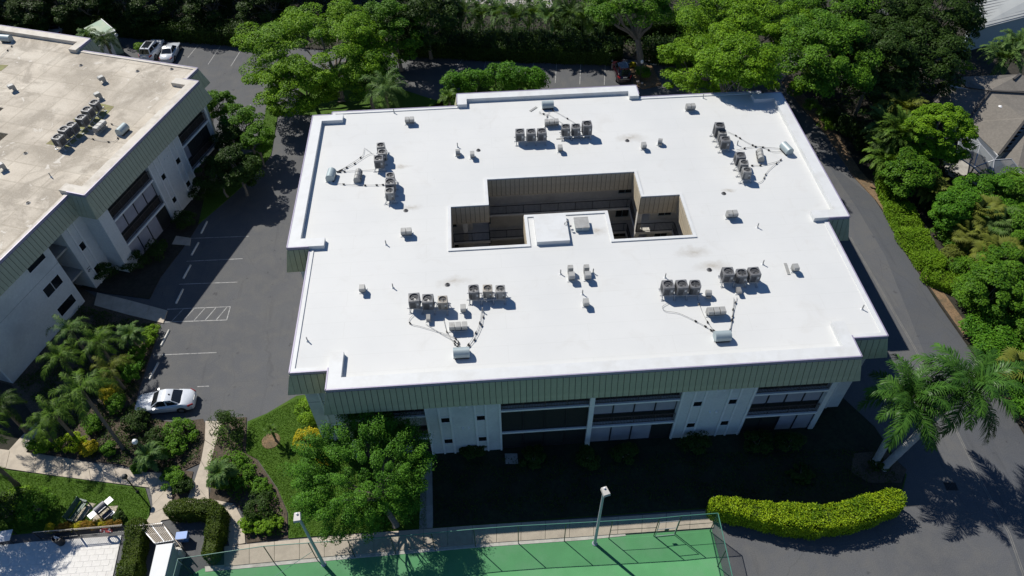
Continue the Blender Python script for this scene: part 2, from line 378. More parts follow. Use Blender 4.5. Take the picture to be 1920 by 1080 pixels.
M['ridge'] = mat('dark_ridge_cap', (.05, .047, .045), .85, var=.2)
M['metal_roof'] = mat('pale_metal_roof', (.52, .53, .50), .5, .1, var=.06, scale=1, dirt=(.42, .43, .41), dscale=.5)
M['green_roof'] = mat('pale_green_roof', (.30, .42, .31), .7, var=.08, scale=1, dirt=(.48, .50, .36), dscale=.3)
M['ink'] = mat('dark_number_paint', (.015, .018, .025), .6)
M['stone'] = mat('pale_boulder', (.55, .46, .40), .9, var=.15, scale=3, bump=.5)
# foliage
M['lf_yellow'] = leaf_mat('sunny_yellow_green_leaves', (.050, .140, .008), (.215, .375, .016), .26)
M['lf_mid'] = leaf_mat('mid_green_leaves', (.030, .096, .009), (.135, .275, .018), .26)
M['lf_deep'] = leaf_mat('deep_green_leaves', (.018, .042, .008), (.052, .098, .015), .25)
M['lf_feather'] = leaf_mat('feathery_green_leaves', (.030, .115, .009), (.125, .285, .020), .28)
M['lf_cypress'] = leaf_mat('bright_tipped_feathery_leaves', (.016, .072, .007), (.115, .270, .022), .22)
M['lf_hedge'] = leaf_mat('lime_hedge_leaves', (.060, .150, .008), (.350, .470, .014), .26)
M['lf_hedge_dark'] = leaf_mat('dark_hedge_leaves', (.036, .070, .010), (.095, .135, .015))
M['lf_hedge_mid'] = leaf_mat('trimmed_hedge_leaves', (.085, .190, .010), (.200, .340, .018), .28)
M['lf_croton'] = leaf_mat('yellow_croton_leaves', (.28, .26, .012), (.55, .46, .02), .3)
M['lf_orange'] = leaf_mat('orange_croton_leaves', (.13, .12, .015), (.36, .17, .02), .3)
M['lf_palm'] = leaf_mat('palm_fronds', (.038, .095, .014), (.135, .225, .028), .26)
M['lf_palm_pale'] = leaf_mat('pale_palm_fronds', (.055, .125, .035), (.150, .235, .060), .3)
M['lf_palm_dark'] = leaf_mat('dark_palm_fronds', (.020, .050, .012), (.070, .120, .020), .28)
M['lf_palm_gold'] = leaf_mat('golden_palm_fronds', (.075, .105, .018), (.19, .215, .035), .28)
M['blade_grass'] = leaf_mat('grass_blades', (.062, .145, .010), (.125, .235, .020), .3)

# ------------------------------------------------------------------ ground, roads, beds
def structure(name, mb, m, parent=None):
    return mb.build(name, m, parent, kind='structure')

def offset2(P, d):
    o = []
    for i, q in enumerate(P):
        t = (P[min(i + 1, len(P) - 1)] - P[max(i - 1, 0)]).normalized(); o.append((q.x - t.y * d, q.y + t.x * d))
    return o
def pxpoly(pts, z=0.0): return [flat(x, y, z) for x, y in pts]

structure('ground', MB().sheet([(-900, -500), (900, -500), (900, 1500), (-900, 1500)], -.06), M['soil'])
lot = structure('parking_lot', MB().sheet([(-40, 4), (40, 4), (40, 40), (62, 96), (20, 96), (-62, 98), (-62, 78), (-36, 40)], 0.0), M['asphalt'])
structure('driveway', MB().sheet(pxpoly([(1546, 300), (1640, 372), (1700, 480), (1760, 572), (1830, 672), (1905, 790), (2030, 1000), (2100, 1180), (1935, 1180), (1900, 1050), (1810, 840), (1730, 655), (1660, 480), (1610, 395)]), .004), M['drive'])
gl = [Vector(flat(x, y)) for x, y in ((1594, 445), (1713, 649), (1793, 807), (1838, 900), (1892, 1000), (1920, 1080), (1945, 1180))]
for k_, (o0, o1) in enumerate(((-.10, -.03), (.03, .10))):
    structure('drainage_gutter', MB().sheet(offset2(gl, o0) + offset2(gl, o1)[::-1], .009), M['gutter'])

def bed(name, pts, m, z=.10, kerb=0.0):
    p = pts if isinstance(pts[0][0], float) else pxpoly(pts, z)
    return structure(name, MB().prism(p, -.05, z), m)

# beds and lawns
bed('front_lawn', [(556, 742), (500, 775), (464, 790), (461, 850), (482, 860), (520, 915), (540, 962), (541, 1009), (640, 1001), (806, 990), (1340, 952), (1336, 925), (1430, 950), (1560, 960), (1690, 930), (1700, 890), (1640, 800), (1580, 745), (1530, 700), (1300, 700), (900, 720), (640, 730)], M['grass'], .08)
bed('yard_painted_shade', [(812, 989), (1338, 951), (1334, 926), (1430, 950), (1560, 960), (1688, 930), (1698, 890), (1640, 800), (1580, 745), (1530, 700), (1300, 700), (900, 720), (808, 730)], M['painted_yard_shade'], .095)  # dark sheet over the lawn, painted as the building's shade
bed('garden_bed', [(120, 520), (186, 560), (300, 606), (296, 625), (252, 755), (262, 782), (330, 792), (380, 785), (388, 800), (384, 850), (375, 868), (320, 893), (300, 883), (262, 881), (230, 872), (150, 861), (60, 846), (54, 838), (76, 800), (20, 720), (-60, 700), (40, 600)], M['mulch'], .07)
bed('planting_island', [(396, 905), (382, 880), (384, 850), (402, 800), (408, 784), (462, 782), (461, 850), (482, 862), (520, 917), (538, 960), (540, 1008), (462, 1018), (456, 960), (440, 942), (392, 938)], M['mulch'], .07)
bed('path_planter', [(306, 892), (330, 880), (362, 884), (352, 930), (330, 940), (312, 925)], M['mulch'], .07)
bed('picnic_lawn', [(-40, 868), (20, 882), (120, 895), (272, 915), (282, 950), (278, 972), (255, 982), (90, 996), (-60, 1010)], M['grass'], .08)
bed('palm_bed', [(1600, 850), (1660, 845), (1700, 880), (1690, 905), (1630, 905), (1596, 885)], M['mulch'], .10)
bed('right_garden', [(1468, 150), (1500, 195), (1548, 250), (1600, 330), (1640, 372), (1655, 395), (1702, 480), (1764, 572), (1834, 672), (1908, 790), (2040, 1010), (2300, 1000), (2300, 60), (1560, 60)], M['soil'], .10)
bed('leaf_litter_verge', [(1466, 152), (1500, 195), (1548, 250), (1600, 330), (1640, 372), (1655, 393), (1704, 480), (1766, 570), (1836, 670), (1912, 790), (2040, 1008), (2062, 1000), (1930, 780), (1850, 660), (1778, 560), (1716, 474), (1672, 386), (1650, 360), (1612, 318), (1560, 236), (1512, 182), (1486, 150)], M['straw'], .106)
bed('rear_garden', [(-200, 60), (240, 62), (340, 76), (500, 84), (640, 96), (830, 98), (1000, 104), (1180, 110), (1250, 112), (1560, 60), (1800, -60), (1000, -120), (-200, -60)], M['soil'], .10)
bed('tree_island', [(1179, 122), (1222, 122), (1240, 158), (1205, 166), (1190, 160)], M['straw'], .12)
bed('side_island', [(500, 196), (523, 203), (508, 290), (480, 325), (430, 370), (360, 430), (300, 440), (330, 340), (430, 295), (486, 282)], M['grass'], .08)
bed('facade_bed', [(400, 170), (398, 300), (372, 420), (352, 452), (300, 520), (280, 560), (190, 548), (150, 540), (240, 440), (350, 300)], M['soil'], .085)
bed('back_lawn', [(560, 150), (700, 150), (870, 205), (1010, 200), (1010, 150), (930, 142), (830, 190), (780, 210), (640, 218), (560, 215)], M['grass'], .06)

# flat paving cut in separate slabs with open joints
def slab_run(parent, left, right, step, z, m, th=.10, gap=.018, off=0.0):
    """slabs between two px polylines given in world metres"""
    L = [Vector((*p, 0)) for p in left]; Rr = [Vector((*p, 0)) for p in right]
    def res(P, n):
        d = [0]
        for a, b in zip(P, P[1:]): d.append(d[-1] + (b - a).length)
        o = []
        for i in range(n + 1):
            s = d[-1] * i / n; k = max(j for j in range(len(d)) if d[j] <= s + 1e-9); k = min(k, len(P) - 2)
            o.append(P[k].lerp(P[k + 1], (s - d[k]) / max(d[k + 1] - d[k], 1e-9)))
        return o
    ln = sum((b - a).length for a, b in zip(L, L[1:])); n = max(1, round(ln / step)); a, b = res(L, n), res(Rr, n)
    for i in range(n):
        q = [a[i], a[i + 1], b[i + 1], b[i]]; c = sum(q, Vector()) / 4
        q = [p + (c - p).normalized() * gap for p in q]
        zz = z + R.uniform(-.004, .006)
        if (q[1] - q[0]).cross(q[2] - q[0]).z < 0: q = q[::-1]
        MB().prism([(p.x, p.y) for p in q], -.04, zz).build('concrete_slab', m, parent)

walk = empty('sidewalk', (0, 18, 0), kind='structure')
def rail_px(pts, z=.1): return [flat(x, y, z) for x, y in pts]
walk.location = (0, 0, 0)
slab_run(walk, rail_px([(420, 1024), (640, 1003), (900, 984), (1120, 971), (1340, 957)]), rail_px([(420, 1062), (640, 1041), (900, 1019), (1120, 1004), (1338, 989)]), 1.85, .10, M['concrete'])
path = empty('garden_path', (0, 0, 0), kind='structure')
slab_run(path, rail_px([(385, 789), (383, 850), (368, 882), (360, 920), (346, 946)]), rail_px([(417, 789), (404, 830), (386, 905), (392, 940), (440, 960)]), 1.9, .09, M['concrete'])
slab_run(path, rail_px([(262, 884), (150, 863), (62, 849), (-30, 838)]), rail_px([(280, 914), (150, 898), (20, 880), (-40, 868)]), 2.3, .09, M['concrete'])
slab_run(path, rail_px([(262, 884), (300, 886), (322, 893), (318, 930), (326, 950), (300, 980)]), rail_px([(280, 914), (282, 918), (284, 930), (286, 950), (278, 975), (270, 983)]), 1.6, .09, M['concrete'])
slab_run(path, rail_px([(326, 942), (390, 934), (438, 944)]), rail_px([(300, 976), (380, 962), (410, 965)]), 1.8, .085, M['concrete'])
slab_run(path, rail_px([(440, 946), (456, 962), (460, 1018)]), rail_px([(404, 955), (420, 985), (430, 1024)]), 1.7, .09, M['concrete'])
slab_run(path, rail_px([(70, 790), (42, 815), (14, 846)]), rail_px([(84, 800), (62, 822), (48, 850)]), 1.7, .085, M['concrete'])
slab_run(path, rail_px([(182, 548), (240, 562), (314, 582)]), rail_px([(176, 572), (240, 590), (306, 606)]), 2.2, .10, M['concrete'])
slab_run(path, rail_px([(330, 442), (358, 446)]), rail_px([(322, 458), (356, 460)]), 2.2, .10, M['concrete'])
slab_run(path, rail_px([(790, 858), (822, 862)], .09), rail_px([(786, 992), (811, 990)], .09), 3.0, .09, M['concrete_grey'])
slab_run(path, rail_px([(1500, 818), (1524, 846)], .09), rail_px([(1476, 822), (1490, 848)], .09), 2.0, .09, M['concrete_grey'])
slab_run(path, rail_px([(946, 850), (970, 850)], .1), rail_px([(948, 870), (972, 870)], .1), 2.0, .10, M['concrete_grey'])
slab_run(path, rail_px([(132, 975), (168, 942)], .1), rail_px([(146, 984), (180, 944)], .1), 5.0, .10, M['concrete'])
slab_run(path, rail_px([(172, 978), (184, 950)], .1), rail_px([(208, 982), (222, 948)], .1), 5.0, .10, M['concrete'])

# court
ct = structure('tennis_court', MB().prism([flat(348, 1083, .03), flat(380, 1066, .03), flat(640, 1044, .03), flat(900, 1022, .03), flat(1120, 1007, .03), flat(1334, 992, .03), (15.7, 8), (-17, 8)], -.04, .03), M['court'])
MB().prism([flat(384, 1062, .05), flat(640, 1041.5, .05), flat(900, 1019.6, .05), flat(1100, 1005.5, .05), flat(1172, 1001, .05), flat(1174, 1004.5, .05), flat(1100, 1012, .05), flat(900, 1026, .05), flat(640, 1049, .05), flat(385, 1072, .05)], -.02, .055).build('kerb_strip', M['kerb'], ct)
# pool deck of cream pavers
deck = structure('pool_deck', MB().prism([flat(-60, 1030, .05), flat(60, 1016, .05), flat(228, 1004, .05), (flat(216, 1080, .05)[0] + .1, 18), (-40, 17)], -.04, .074), M['grout'])
p0 = Vector(flat(-40, 1022, .08)); p1 = Vector(flat(228, 1004, .08)); dx = (p1 - p0).normalized(); dy = Vector((dx.y, -dx.x))
pv = MB().box(-.303, .303, -.203, .203, -.05, 0).mesh('paver', M['paver'])
nrow = 0
for j in range(14):
    for i in range(24):
        c = p0 + dx * (.62 * i + (.31 if j % 2 else 0) + .4) + dy * (.42 * j + .3)
        if c.x > flat(222 - j * 1.6, 1010 + j * 7, .08)[0] or nrow >= 290 or c.y < 19.3: continue
        nrow += 1
        link('paver', pv, deck, (c.x, c.y, .085 + R.uniform(-.003, .003)), (0, 0, math.atan2(dx.y, dx.x) + R.uniform(-.006, .006)))

# painted lines
def pline(a, b, wd=.085, z=.006):
    p, q = Vector(flat(*a)), Vector(flat(*b)); d = (q - p).normalized(); n = Vector((-d.y, d.x)) * wd / 2
    MB().sheet([tuple(p + n), tuple(p - n), tuple(q - n), tuple(q + n)], z).build('parking_line', M['line'], lot)
for a, b in [((1001, 112), (996, 152)), ((1044, 114), (1041, 155)), ((1089, 116), (1087, 158)), ((1135, 117), (1133, 159)), ((957, 112), (946, 148)), ((912, 110), (904, 146)),
             ((372, 84), (352, 108)), ((414, 85), (390, 121)), ((456, 87), (433, 124)), ((357, 447), (467, 443)), ((350, 490), (455, 485)), ((336, 533), (445, 529)),
             ((288, 666), (406, 661)), ((370, 725), (392, 724)), ((470, 196), (456, 214)), ((868, 108), (850, 140))]: pline(a, b)
for a, b in [((313, 580), (432, 575)), ((308, 604), (425, 600)), ((432, 575), (425, 600))] + [((322 + 21 * k, 602.5 - .8 * k), (344 + 20.5 * k, 579 - .9 * k)) for k in range(5)]: pline(a, b, .09, .0075)

# ------------------------------------------------------------------ the two flat roofed buildings
HR, HB = 9.92, 8.0                 # roof membrane height, bottom of the siding band
ZH, ZL = 10.34, 10.0               # top of raised and low edges

def offset(pts, d, closed=True):
    """parallel polyline on the left side"""
    P = [Vector(p) for p in pts]; n = len(P); o = []
    for i in range(n):
        a = P[i] - P[i - 1] if (closed or i > 0) else None
        b = P[(i + 1) % n] - P[i] if (closed or i < n - 1) else None
        na = Vector((-a.y, a.x)).normalized() if a is not None else None
        nb = Vector((-b.y, b.x)).normalized() if b is not None else None
        if na is None: o.append(P[i] + nb * d)
        elif nb is None: o.append(P[i] + na * d)
        else: o.append(P[i] + (na + nb) * (d / (1 + na.dot(nb))))
    return [(p.x, p.y) for p in o]
def strip(pts, d): return [tuple(p) for p in pts] + offset(pts, d, False)[::-1]

class Building:
    def __init__(s, root, ox, oy): s.root = root; s.T = Matrix.Translation((-ox, -oy, 0))
    def mb(s): return MB(s.T)
    def frame(s, p0, p1):
        """x along the edge, y into the building, z up"""
        d = (Vector(p1) - Vector(p0)).normalized()
        return s.T @ Matrix(((d.x, -d.y, 0, p0[0]), (d.y, d.x, 0, p0[1]), (0, 0, 1, 0), (0, 0, 0, 1)))

def siding(b, p0, p1, zt, cx0, cx1, m, e=.5, single=True, cop=True, pitch=.43):
    L = (Vector(p1) - Vector(p0)).length; F = b.frame(p0, p1); h = zt - HB; t0 = .27 if cop else .1
    k = e * t0 / h
    back = MB(F).add([(-cx0 * k, -k, zt - t0 + .02), (L + cx1 * k, -k, zt - t0 + .02), (L + cx1 * e, -e, HB), (-cx0 * e, -e, HB), (0, .02, HB + .01), (L, .02, HB + .01)], [(0, 1, 2, 3), (3, 2, 5, 4)])
    back.build('siding_backing', M['gap'], b.root)
    if cop: MB(F).box(-.05 * cx0, L + .05 * cx1, -.055 - k * .3, .02, zt - .25, zt + .022).build('coping', M['coping'], b.root)
    n = max(1, round(L / pitch)); pw = L / n; g = .02; q = .035
    def panel(x0, x1, xb0, xb1):
        ty, by = -k - q, -e - q
        vs_ = [(x0, ty, -t0), (x1, ty, -t0), (xb1, by, -h - .02), (xb0, by, -h - .02)]
        return MB().add(vs_ + [(x, y + q * .9, z) for x, y, z in vs_], [(0, 3, 2, 1), (0, 1, 5, 4), (1, 2, 6, 5), (2, 3, 7, 6), (3, 0, 4, 7)])
    pm = panel(-pw / 2 + g, pw / 2 - g, -pw / 2 + g, pw / 2 - g)
    rot = F.to_euler(); items = []
    if single:
        me = pm.mesh('siding_panel', m)
        for i in range(n): link('siding_panel', me, b.root, F @ Vector((pw * (i + .5), R.uniform(-.004, .004), zt)), rot)
    else:
        j = MB(F @ Matrix.Translation((0, 0, zt)))
        for i in range(n): j.add([(v.x + pw * (i + .5), v.y, v.z) for v in pm.v], pm.f)
        tag(j.build('siding_panels', m, b.root), kind='stuff')
    if e > 0:
        for sgn, x in ((-1, 0), (1, L)):
            if (cx0 if sgn < 0 else cx1) > 0:
                a, c = sorted((x, x + sgn * k)); a2, c2 = sorted((x, x + sgn * (e + q * .5)))
                MB(F @ Matrix.Translation((0, 0, zt))).add(panel(a, c, a2, c2).v, pm.f).build('corner_panel', m, b.root)

def railing(b, F, s0, s1, y, z, h=1.05, m=None, sp=.115):
    mb = MB(F); mb.box(s0, s1, y - .025, y + .025, z + h - .05, z + h); mb.box(s0, s1, y - .02, y + .02, z + .08, z + .12)
    n = int((s1 - s0) / sp)
    for i in range(n + 1):
        x = s0 + (s1 - s0) * i / max(n, 1); wd = .03 if i % 14 == 0 else .011
        mb.box(x - wd, x + wd, y - .011, y + .011, z + .02, z + h - .05)
    return mb.build('railing', m or M['rail'], b.root)

SL = [(2.43, 2.63), (5.56, 5.75)]
FL = [(.06, 2.43), (2.63, 5.56), (5.75, 7.98)]
def bay(b, F, s0, s1, spec, np_=4, yd=.75):
    """recessed lanai: slabs, railings, panes and mullions"""
    for z0, z1 in SL: MB(F).box(s0, s1, -.02, 1.9, z0, z1).build('floor_slab', M['trim'], b.root)
    MB(F).box(s0, s1, 1.55, 1.9, .02, 7.98).build('back_wall', M['court_wall'], b.root)
    for (z0, z1), sp in zip(FL, spec):
        yd = .45 if sp[0] == 'r' else .14
        pw = (s1 - s0) / np_; mul = MB(F)
        for i in range(np_ + 1): mul.box(s0 + pw * i - .045, s0 + pw * i + .045, yd - .06, yd + .05, z0, z1)
        mul.box(s0, s1, yd - .05, yd + .04, z1 - .12, z1); mul.box(s0, s1, yd - .05, yd + .04, z0, z0 + .1)
        if sp[0] == 'r': mul.box(s0, s1, yd - .05, yd + .04, z0 + 1.02, z0 + 1.10)
        fr = mul.build('lanai_frame', M['rail_black'], b.root)
        for i in range(np_):
            k = sp[1 + i % (len(sp) - 1)]
            MB(F).box(s0 + pw * i + .05, s0 + pw * (i + 1) - .05, yd - .012, yd + .012, z0 + (1.1 if sp[0] == 'r' else .1), z1 - .12).build('pane', M['pane'] if k == 'p' else M['dark_screen'], b.root)
        if sp[0] == 'r':
            MB(F).box(s0 + .05, s1 - .05, yd - .012, yd + .012, z0 + .1, z0 + 1.02).build('kick_panel', M['dark_screen'], b.root)
            railing(b, F, s0 + .03, s1 - .03, .10, z0)

def window(b, F, s0, s1, z0, z1, two=False, m=None):
    mb = MB(F)
    for a, c, d, e in ((s0 - .05, s1 + .05, z1, z1 + .05), (s0 - .05, s1 + .05, z0 - .06, z0), (s0 - .05, s0, z0, z1), (s1, s1 + .05, z0, z1)): mb.box(a, c, -.035, .01, d, e)
    if two: mb.box((s0 + s1) / 2 - .025, (s0 + s1) / 2 + .025, -.02, .01, z0, z1)
    f = mb.build('window', m or M['trim'], b.root)
    MB(F).box(s0, s1, -.006, .01, z0, z1).build('pane', M['dark_glass'], f)

def pier(b, F, s0, s1, ribs, wins, zw=((1.62, 2.24), (4.68, 5.30)), depth=1.9):
    MB(F).box(s0, s1, 0, depth, -.02, 7.99).build('wall', M['stucco'], b.root)
    for r_ in ribs: MB(F).box(s0 + r_ - .07, s0 + r_ + .07, -.09, .01, .0, 7.98).build('wall_rib', M['trim'], b.root)
    for a, c in wins:
        for z0, z1 in zw: window(b, F, s0 + a, s0 + c, z0, z1)

def vents(b, F, pts):
    for s_, z in pts:
        mb = MB(F @ Matrix.Translation((s_, -.0, z)) @ Matrix.Rotation(math.pi / 2, 4, 'X'))
        mb.lathe([(.10, -.02), (.12, .05), (.07, .12), (.01, .13)], (0, 0, 0), 8); mb.build('wall_vent', M['trim'], b.root)

# ---- main building
cx = 7.34
xc, xd, xb, xe, xa, xf, xg, xh = -11.34, 26.05, -14.13, 28.83, -15.89, 30.57, -1.78, 16.40
y1, y2, y3, y4, y5, y6 = 28.9, 30.78, 43.03, 61.29, 62.22, 63.81
OUT = [(xc, y1), (xd, y1), (xd, y2), (xe, y2), (xe, y3), (xf, y3), (xf, y4), (xe, y4), (xe, y5), (xh, y5), (xh, y6), (xg, y6), (xg, y5), (xb, y5), (xb, y4), (xa, y4), (xa, y3), (xb, y3), (xb, y2), (xc, y2)]
ZE = 'H' 'H' 'L' 'L' 'H' 'H' 'H' 'L' 'L' 'H' 'H' 'H' 'L' 'L' 'H' 'H' 'H' 'L' 'L' 'H'
SEEN = {0, 2, 4, 16, 18}
def convex(P, i):
    a, p, c = (Vector(P[k % len(P)]) for k in (i - 1, i, i + 1)); d1, d2 = p - a, c - p
    return 1 if d1.x * d2.y - d1.y * d2.x > 0 else -1
HOLE = [(.66, 50.63), (.66, 47.24), (-2.61, 47.24), (-2.61, 42.2), (3.57, 42.2), (3.57, 45.71), (10.72, 45.71), (10.72, 42.2), (17.27, 42.2), (17.27, 47.24), (13.9, 47.24), (13.9, 50.63)][::-1]     # clockwise, so the left side of every edge is the building

root = empty('apartment_building', (cx, 46, 0), 0, 'apartment block with bright white flat roof around an open courtyard', 'building')
mb_ = Building(root, cx, 46)
roof = mb_.mb().prism(offset(OUT, .02), HB + .01, HR, [offset(HOLE, .02)]).build('roof', M['white_roof'], root)
for poly in ([(-12.95, y3), (xa, y3), (xa, y4), (-12.95, y4)], [(xc, 32.1), (xc, y1), (xd, y1), (xd, 32.1)], [(27.65, y4), (xf, y4), (xf, y3), (27.65, y3)], [(xh, 61.95), (xh, y6), (xg, y6), (xg, 61.95)]):
    w_ = .95
    sgn = 1
    a, p, c = Vector(poly[0]), Vector(poly[1]), Vector(poly[2]); cr = (p - a).x * (c - p).y - (p - a).y * (c - p).x
    mb_.mb().prism(strip(poly, w_ if cr > 0 else -w_) if cr > 0 else strip(poly, -w_)[::-1], HR - .03, ZH).build('parapet', M['parapet'], root)
for poly in ([(xb, y3 - .01), (xb, y2), (xc - .01, y2)], [(xd + .01, y2), (xe, y2), (xe, y3 - .01)], [(xe, y4 + .01), (xe, y5), (xh + .01, y5)], [(xg - .01, y5), (xb, y5), (xb, y4 + .01)]):
    mb_.mb().prism(strip(poly, .32), HR - .02, ZL).build('roof_kerb', M['parapet'], root)
mb_.mb().prism(offset(HOLE, .27)[::-1], HR - .02, HR + .10, [HOLE]).build('courtyard_kerb', M['parapet'], root)
for i in range(len(OUT)):
    j = (i + 1) % len(OUT)
    siding(mb_, OUT[i], OUT[j], ZH if ZE[i] == 'H' else ZL, convex(OUT, i), convex(OUT, j), M['sage'], single=i in SEEN)
# courtyard well: siding, corridors, walls
HIN = offset(HOLE, 1.55)
for i in range(len(HOLE)):
    j = (i + 1) % len(HOLE)
    p, q = HOLE[i], HOLE[j]
    siding(mb_, p, q, HR + .06, -1, -1, M['tan_siding'], e=0.0, single=True, cop=False, pitch=.42)
for z0, z1 in ((2.35, 2.6), (5.42, 5.68)):
    mb_.mb().prism(HIN[::-1], z0, z1, [HOLE]).build('corridor_floor', M['court_wall'], root)
for i in range(len(HOLE)):
    p, q = HOLE[i], HOLE[(i + 1) % len(HOLE)]; L = (Vector(q) - Vector(p)).length
    for z in (2.6, 5.68): railing(mb_, mb_.frame(p, q), 0.02, L - .02, .06, z, m=M['rail_black'])
mb_.mb().prism([(-4.4, 40.5), (19, 40.5), (19, 52.4), (-4.4, 52.4)], -.03, .06).build('courtyard_floor', M['concrete_grey'], root)
core = offset(OUT, 2.2)
mb_.mb().prism(core, -.03, HB, [HIN]).build('wall', M['court_wall'], root)
def hframe(i): return mb_.frame(HIN[i], HIN[(i + 1) % len(HIN)])
for (i, sa, sb) in ((11, .5, 1.7), (11, 14.0, 15.2), (9, .6, 1.8), (1, .8, 1.9)):
    for z in (.5, 3.2, 6.25):
        F = hframe(i); window(mb_, F, sa, sb, z, z + 1.15, True, M['teal'])
for x in (15.4, -.2):                        # stairs in both side wells with a slanted stringer and landing rail
    s_ = MB(mb_.T)
    sx_ = 1 if x > 5 else -1
    for f0 in (0.1, 2.6):
        for k in range(14):
            s_.box(x - .62, x + .62, 46.9 - .3 * k, 47.2 - .3 * k, f0 + .18 * k - .06, f0 + .18 * k + .0)
    s_.build('stair_flight', M['concrete_grey'], root)
    st = MB(mb_.T)
    for f0 in (0.1, 2.6):
        for e_ in (-.66, .66): st.beam((x + e_, 47.2, f0 - .1), (x + e_, 43.0, f0 + 2.42), .07, .26)
    st.build('stair_stringer', M['court_wall'], root)
    mb_.mb().cbox((x - 1.3, 47.62, 4.0), (.42, .42, 7.9)).build('column', M['court_wall'], root)
    railing(mb_, mb_.frame((x - 2.2, 43.2), (x + .8, 43.2)), 0, 3.0, 0, 5.68, m=M['rail_black'])
# roof house of the lift and a hatch on the tongue of roof between the wells
mb_.mb().box(4.35, 7.05, 42.05, 45.2, HR - .02, HR + .42).build('lift_housing', M['parapet'], root)

FR = mb_.frame((-11.04, 29.2), (26.0, 29.2))
S = lambda x: x + 11.04
pier(mb_, FR, S(-11.04), S(-10.62), [], [])
bay(mb_, FR, S(-10.62), S(-5.02), [('f', 'd', 'd', 'p', 'd'), ('r', 'p'), ('r', 'p')])
RB = [.09, 1.02, 1.84, 3.68, 4.48, 5.51]
pier(mb_, FR, S(-5.02), S(.58), RB, [(1.12, 1.74), (3.78, 4.38)])
bay(mb_, FR, S(.58), S(7.16), [('f', 'd'), ('f', 'd'), ('r', 'p')])
MB(FR).box(S(7.16), S(7.52), -.16, 1.9, -.02, 7.98).build('column', M['trim'], root)
bay(mb_, FR, S(7.52), S(14.0), [('f', 'p', 'p', 'p', 'd'), ('r', 'p'), ('r', 'p', 'p', 'p', 'd')])
pier(mb_, FR, S(14.0), S(19.7), RB, [(1.12, 1.74), (3.82, 4.42)])
bay(mb_, FR, S(19.7), S(25.3), [('f', 'd', 'd', 'p', 'p'), ('r', 'p'), ('r', 'p')])
pier(mb_, FR, S(25.3), S(25.74), [], [])
vents(mb_, FR, [(S(-5.02) + 2.62, 6.7), (S(-5.02) + 3.1, 6.7), (S(-5.02) + 2.62, 3.7), (S(-5.02) + 3.1, 3.7), (S(14) + 2.6, 6.7), (S(14) + 3.1, 6.7), (S(14) + 2.6, 3.7), (S(14) + 3.1, 3.7), (S(-5.02) + 2.7, .5), (S(-5.02) + 3.1, .5)])
# set back wings and the sides
WL = mb_.frame((-13.83, 31.1), (-11.04, 31.1)); pier(mb_, WL, 0, 2.79, [1.0, 2.35], [(1.12, 1.85)], ((1.6, 2.24), (4.68, 5.3), (7.0, 7.6)), depth=1.8)
MB(WL).box(.02, 2.78, -.012, .01, 2.5, 2.54).box(.02, 2.78, -.012, .01, 5.6, 5.64).build('wall_joint', M['soffit'], root)
WR = mb_.frame((25.74, 31.1), (28.5, 31.1)); pier(mb_, WR, 0, 2.76, [.5, 1.7], [(.62, 1.3)], depth=1.8)
for p, q, n in (((28.52, 31.1), (28.52, 42.9), 3), ((30.27, 43.35), (30.27, 61.0), 4), ((28.5, 61.9), (16.2, 61.9), 3), ((16.1, 63.5), (-1.48, 63.5), 4), ((-1.5, 61.9), (-13.83, 61.9), 3), ((-15.59, 61.0), (-15.59, 43.35), 4), ((-13.84, 42.9), (-13.84, 31.1), 3)):
    F = mb_.frame(p, q); L = (Vector(q) - Vector(p)).length
    MB(F).box(0.01, L - .01, 0, 1.95, -.02, 7.99).build('wall', M['stucco'], root)
    for k in range(n):
        for z in (.9, 3.5, 6.4): window(mb_, F, L * (k + .3) / n, L * (k + .3) / n + 1.5, z, z + 1.2, True)

# ---- building on the left, turned by 19 degrees
TH = math.radians(19.3)
U = Vector((math.cos(TH), -math.sin(TH))); V = Vector((math.sin(TH), math.cos(TH)))
OX, OY = -72.0, 42.0
lc = U * OX + V * OY
left = empty('apartment_building', (lc.x, lc.y, 0), -TH, 'apartment block with a stained tan flat roof at the left edge of the photo', 'building')
lb = Building(left, OX, OY)
def uv(px, py, z=0.0):
    p = at(px, py, z); q = Vector((p.x, p.y)); return (q.dot(U), q.dot(V))
a0, a1, b0, b1, b2, b3 = -51.42, -49.54, 22.6, 36.74, 55.2, 57.86
LO = [(a0, b0), (a0, b1), (a1, b1), (a1, b2), (a0, b2), (a0, b3), (-66.1, b3), (-66.1, 59.8), (-80, 59.8), (-80, b3), (-95, b3), (-95, b0)]
LZ = 'LHHHLLHHHLLL'
c1_ = uv(7.5, 202.5, HR); c2_ = uv(16, 251, HR)
LH = [(c2_[0] - 12, c1_[1]), (c2_[0] - 12, c2_[1] - 6), (c2_[0], c2_[1] - 6), c2_, (c1_[0], c2_[1]), c1_][::-1]
lb.mb().prism(offset(LO, .02), HB + .01, HR, [LH]).build('roof', M['tan_roof'], left)
for poly in ([(-52.2, b1), (a1, b1), (a1, b2), (-52.2, b2)], [(-66.1, 57.3), (-66.1, 59.8), (-80, 59.8), (-80, 57.3)]):
    lb.mb().prism(strip(poly, .95 if poly[0][1] < 50 else .95), HR - .03, ZH).build('parapet', M['tan_parapet'], left)
for poly in ([(a0, b0), (a0, b1 - .01)], [(a0, b2 + .01), (a0, b3), (-66.09, b3)]):
    lb.mb().prism(strip(poly, .3), HR - .02, ZL).build('roof_kerb', M['tan_parapet'], left)
for i in range(len(LO)):
    j = (i + 1) % len(LO)
    siding(lb, LO[i], LO[j], ZH if LZ[i] == 'H' else ZL, convex(LO, i), convex(LO, j), M['sage_left'], single=i in (0, 1, 2, 3, 4, 6))
for i in range(len(LH)): siding(lb, LH[i], LH[(i + 1) % len(LH)], HR + .03, -1, -1, M['tan_siding'], e=0, single=False, cop=False)
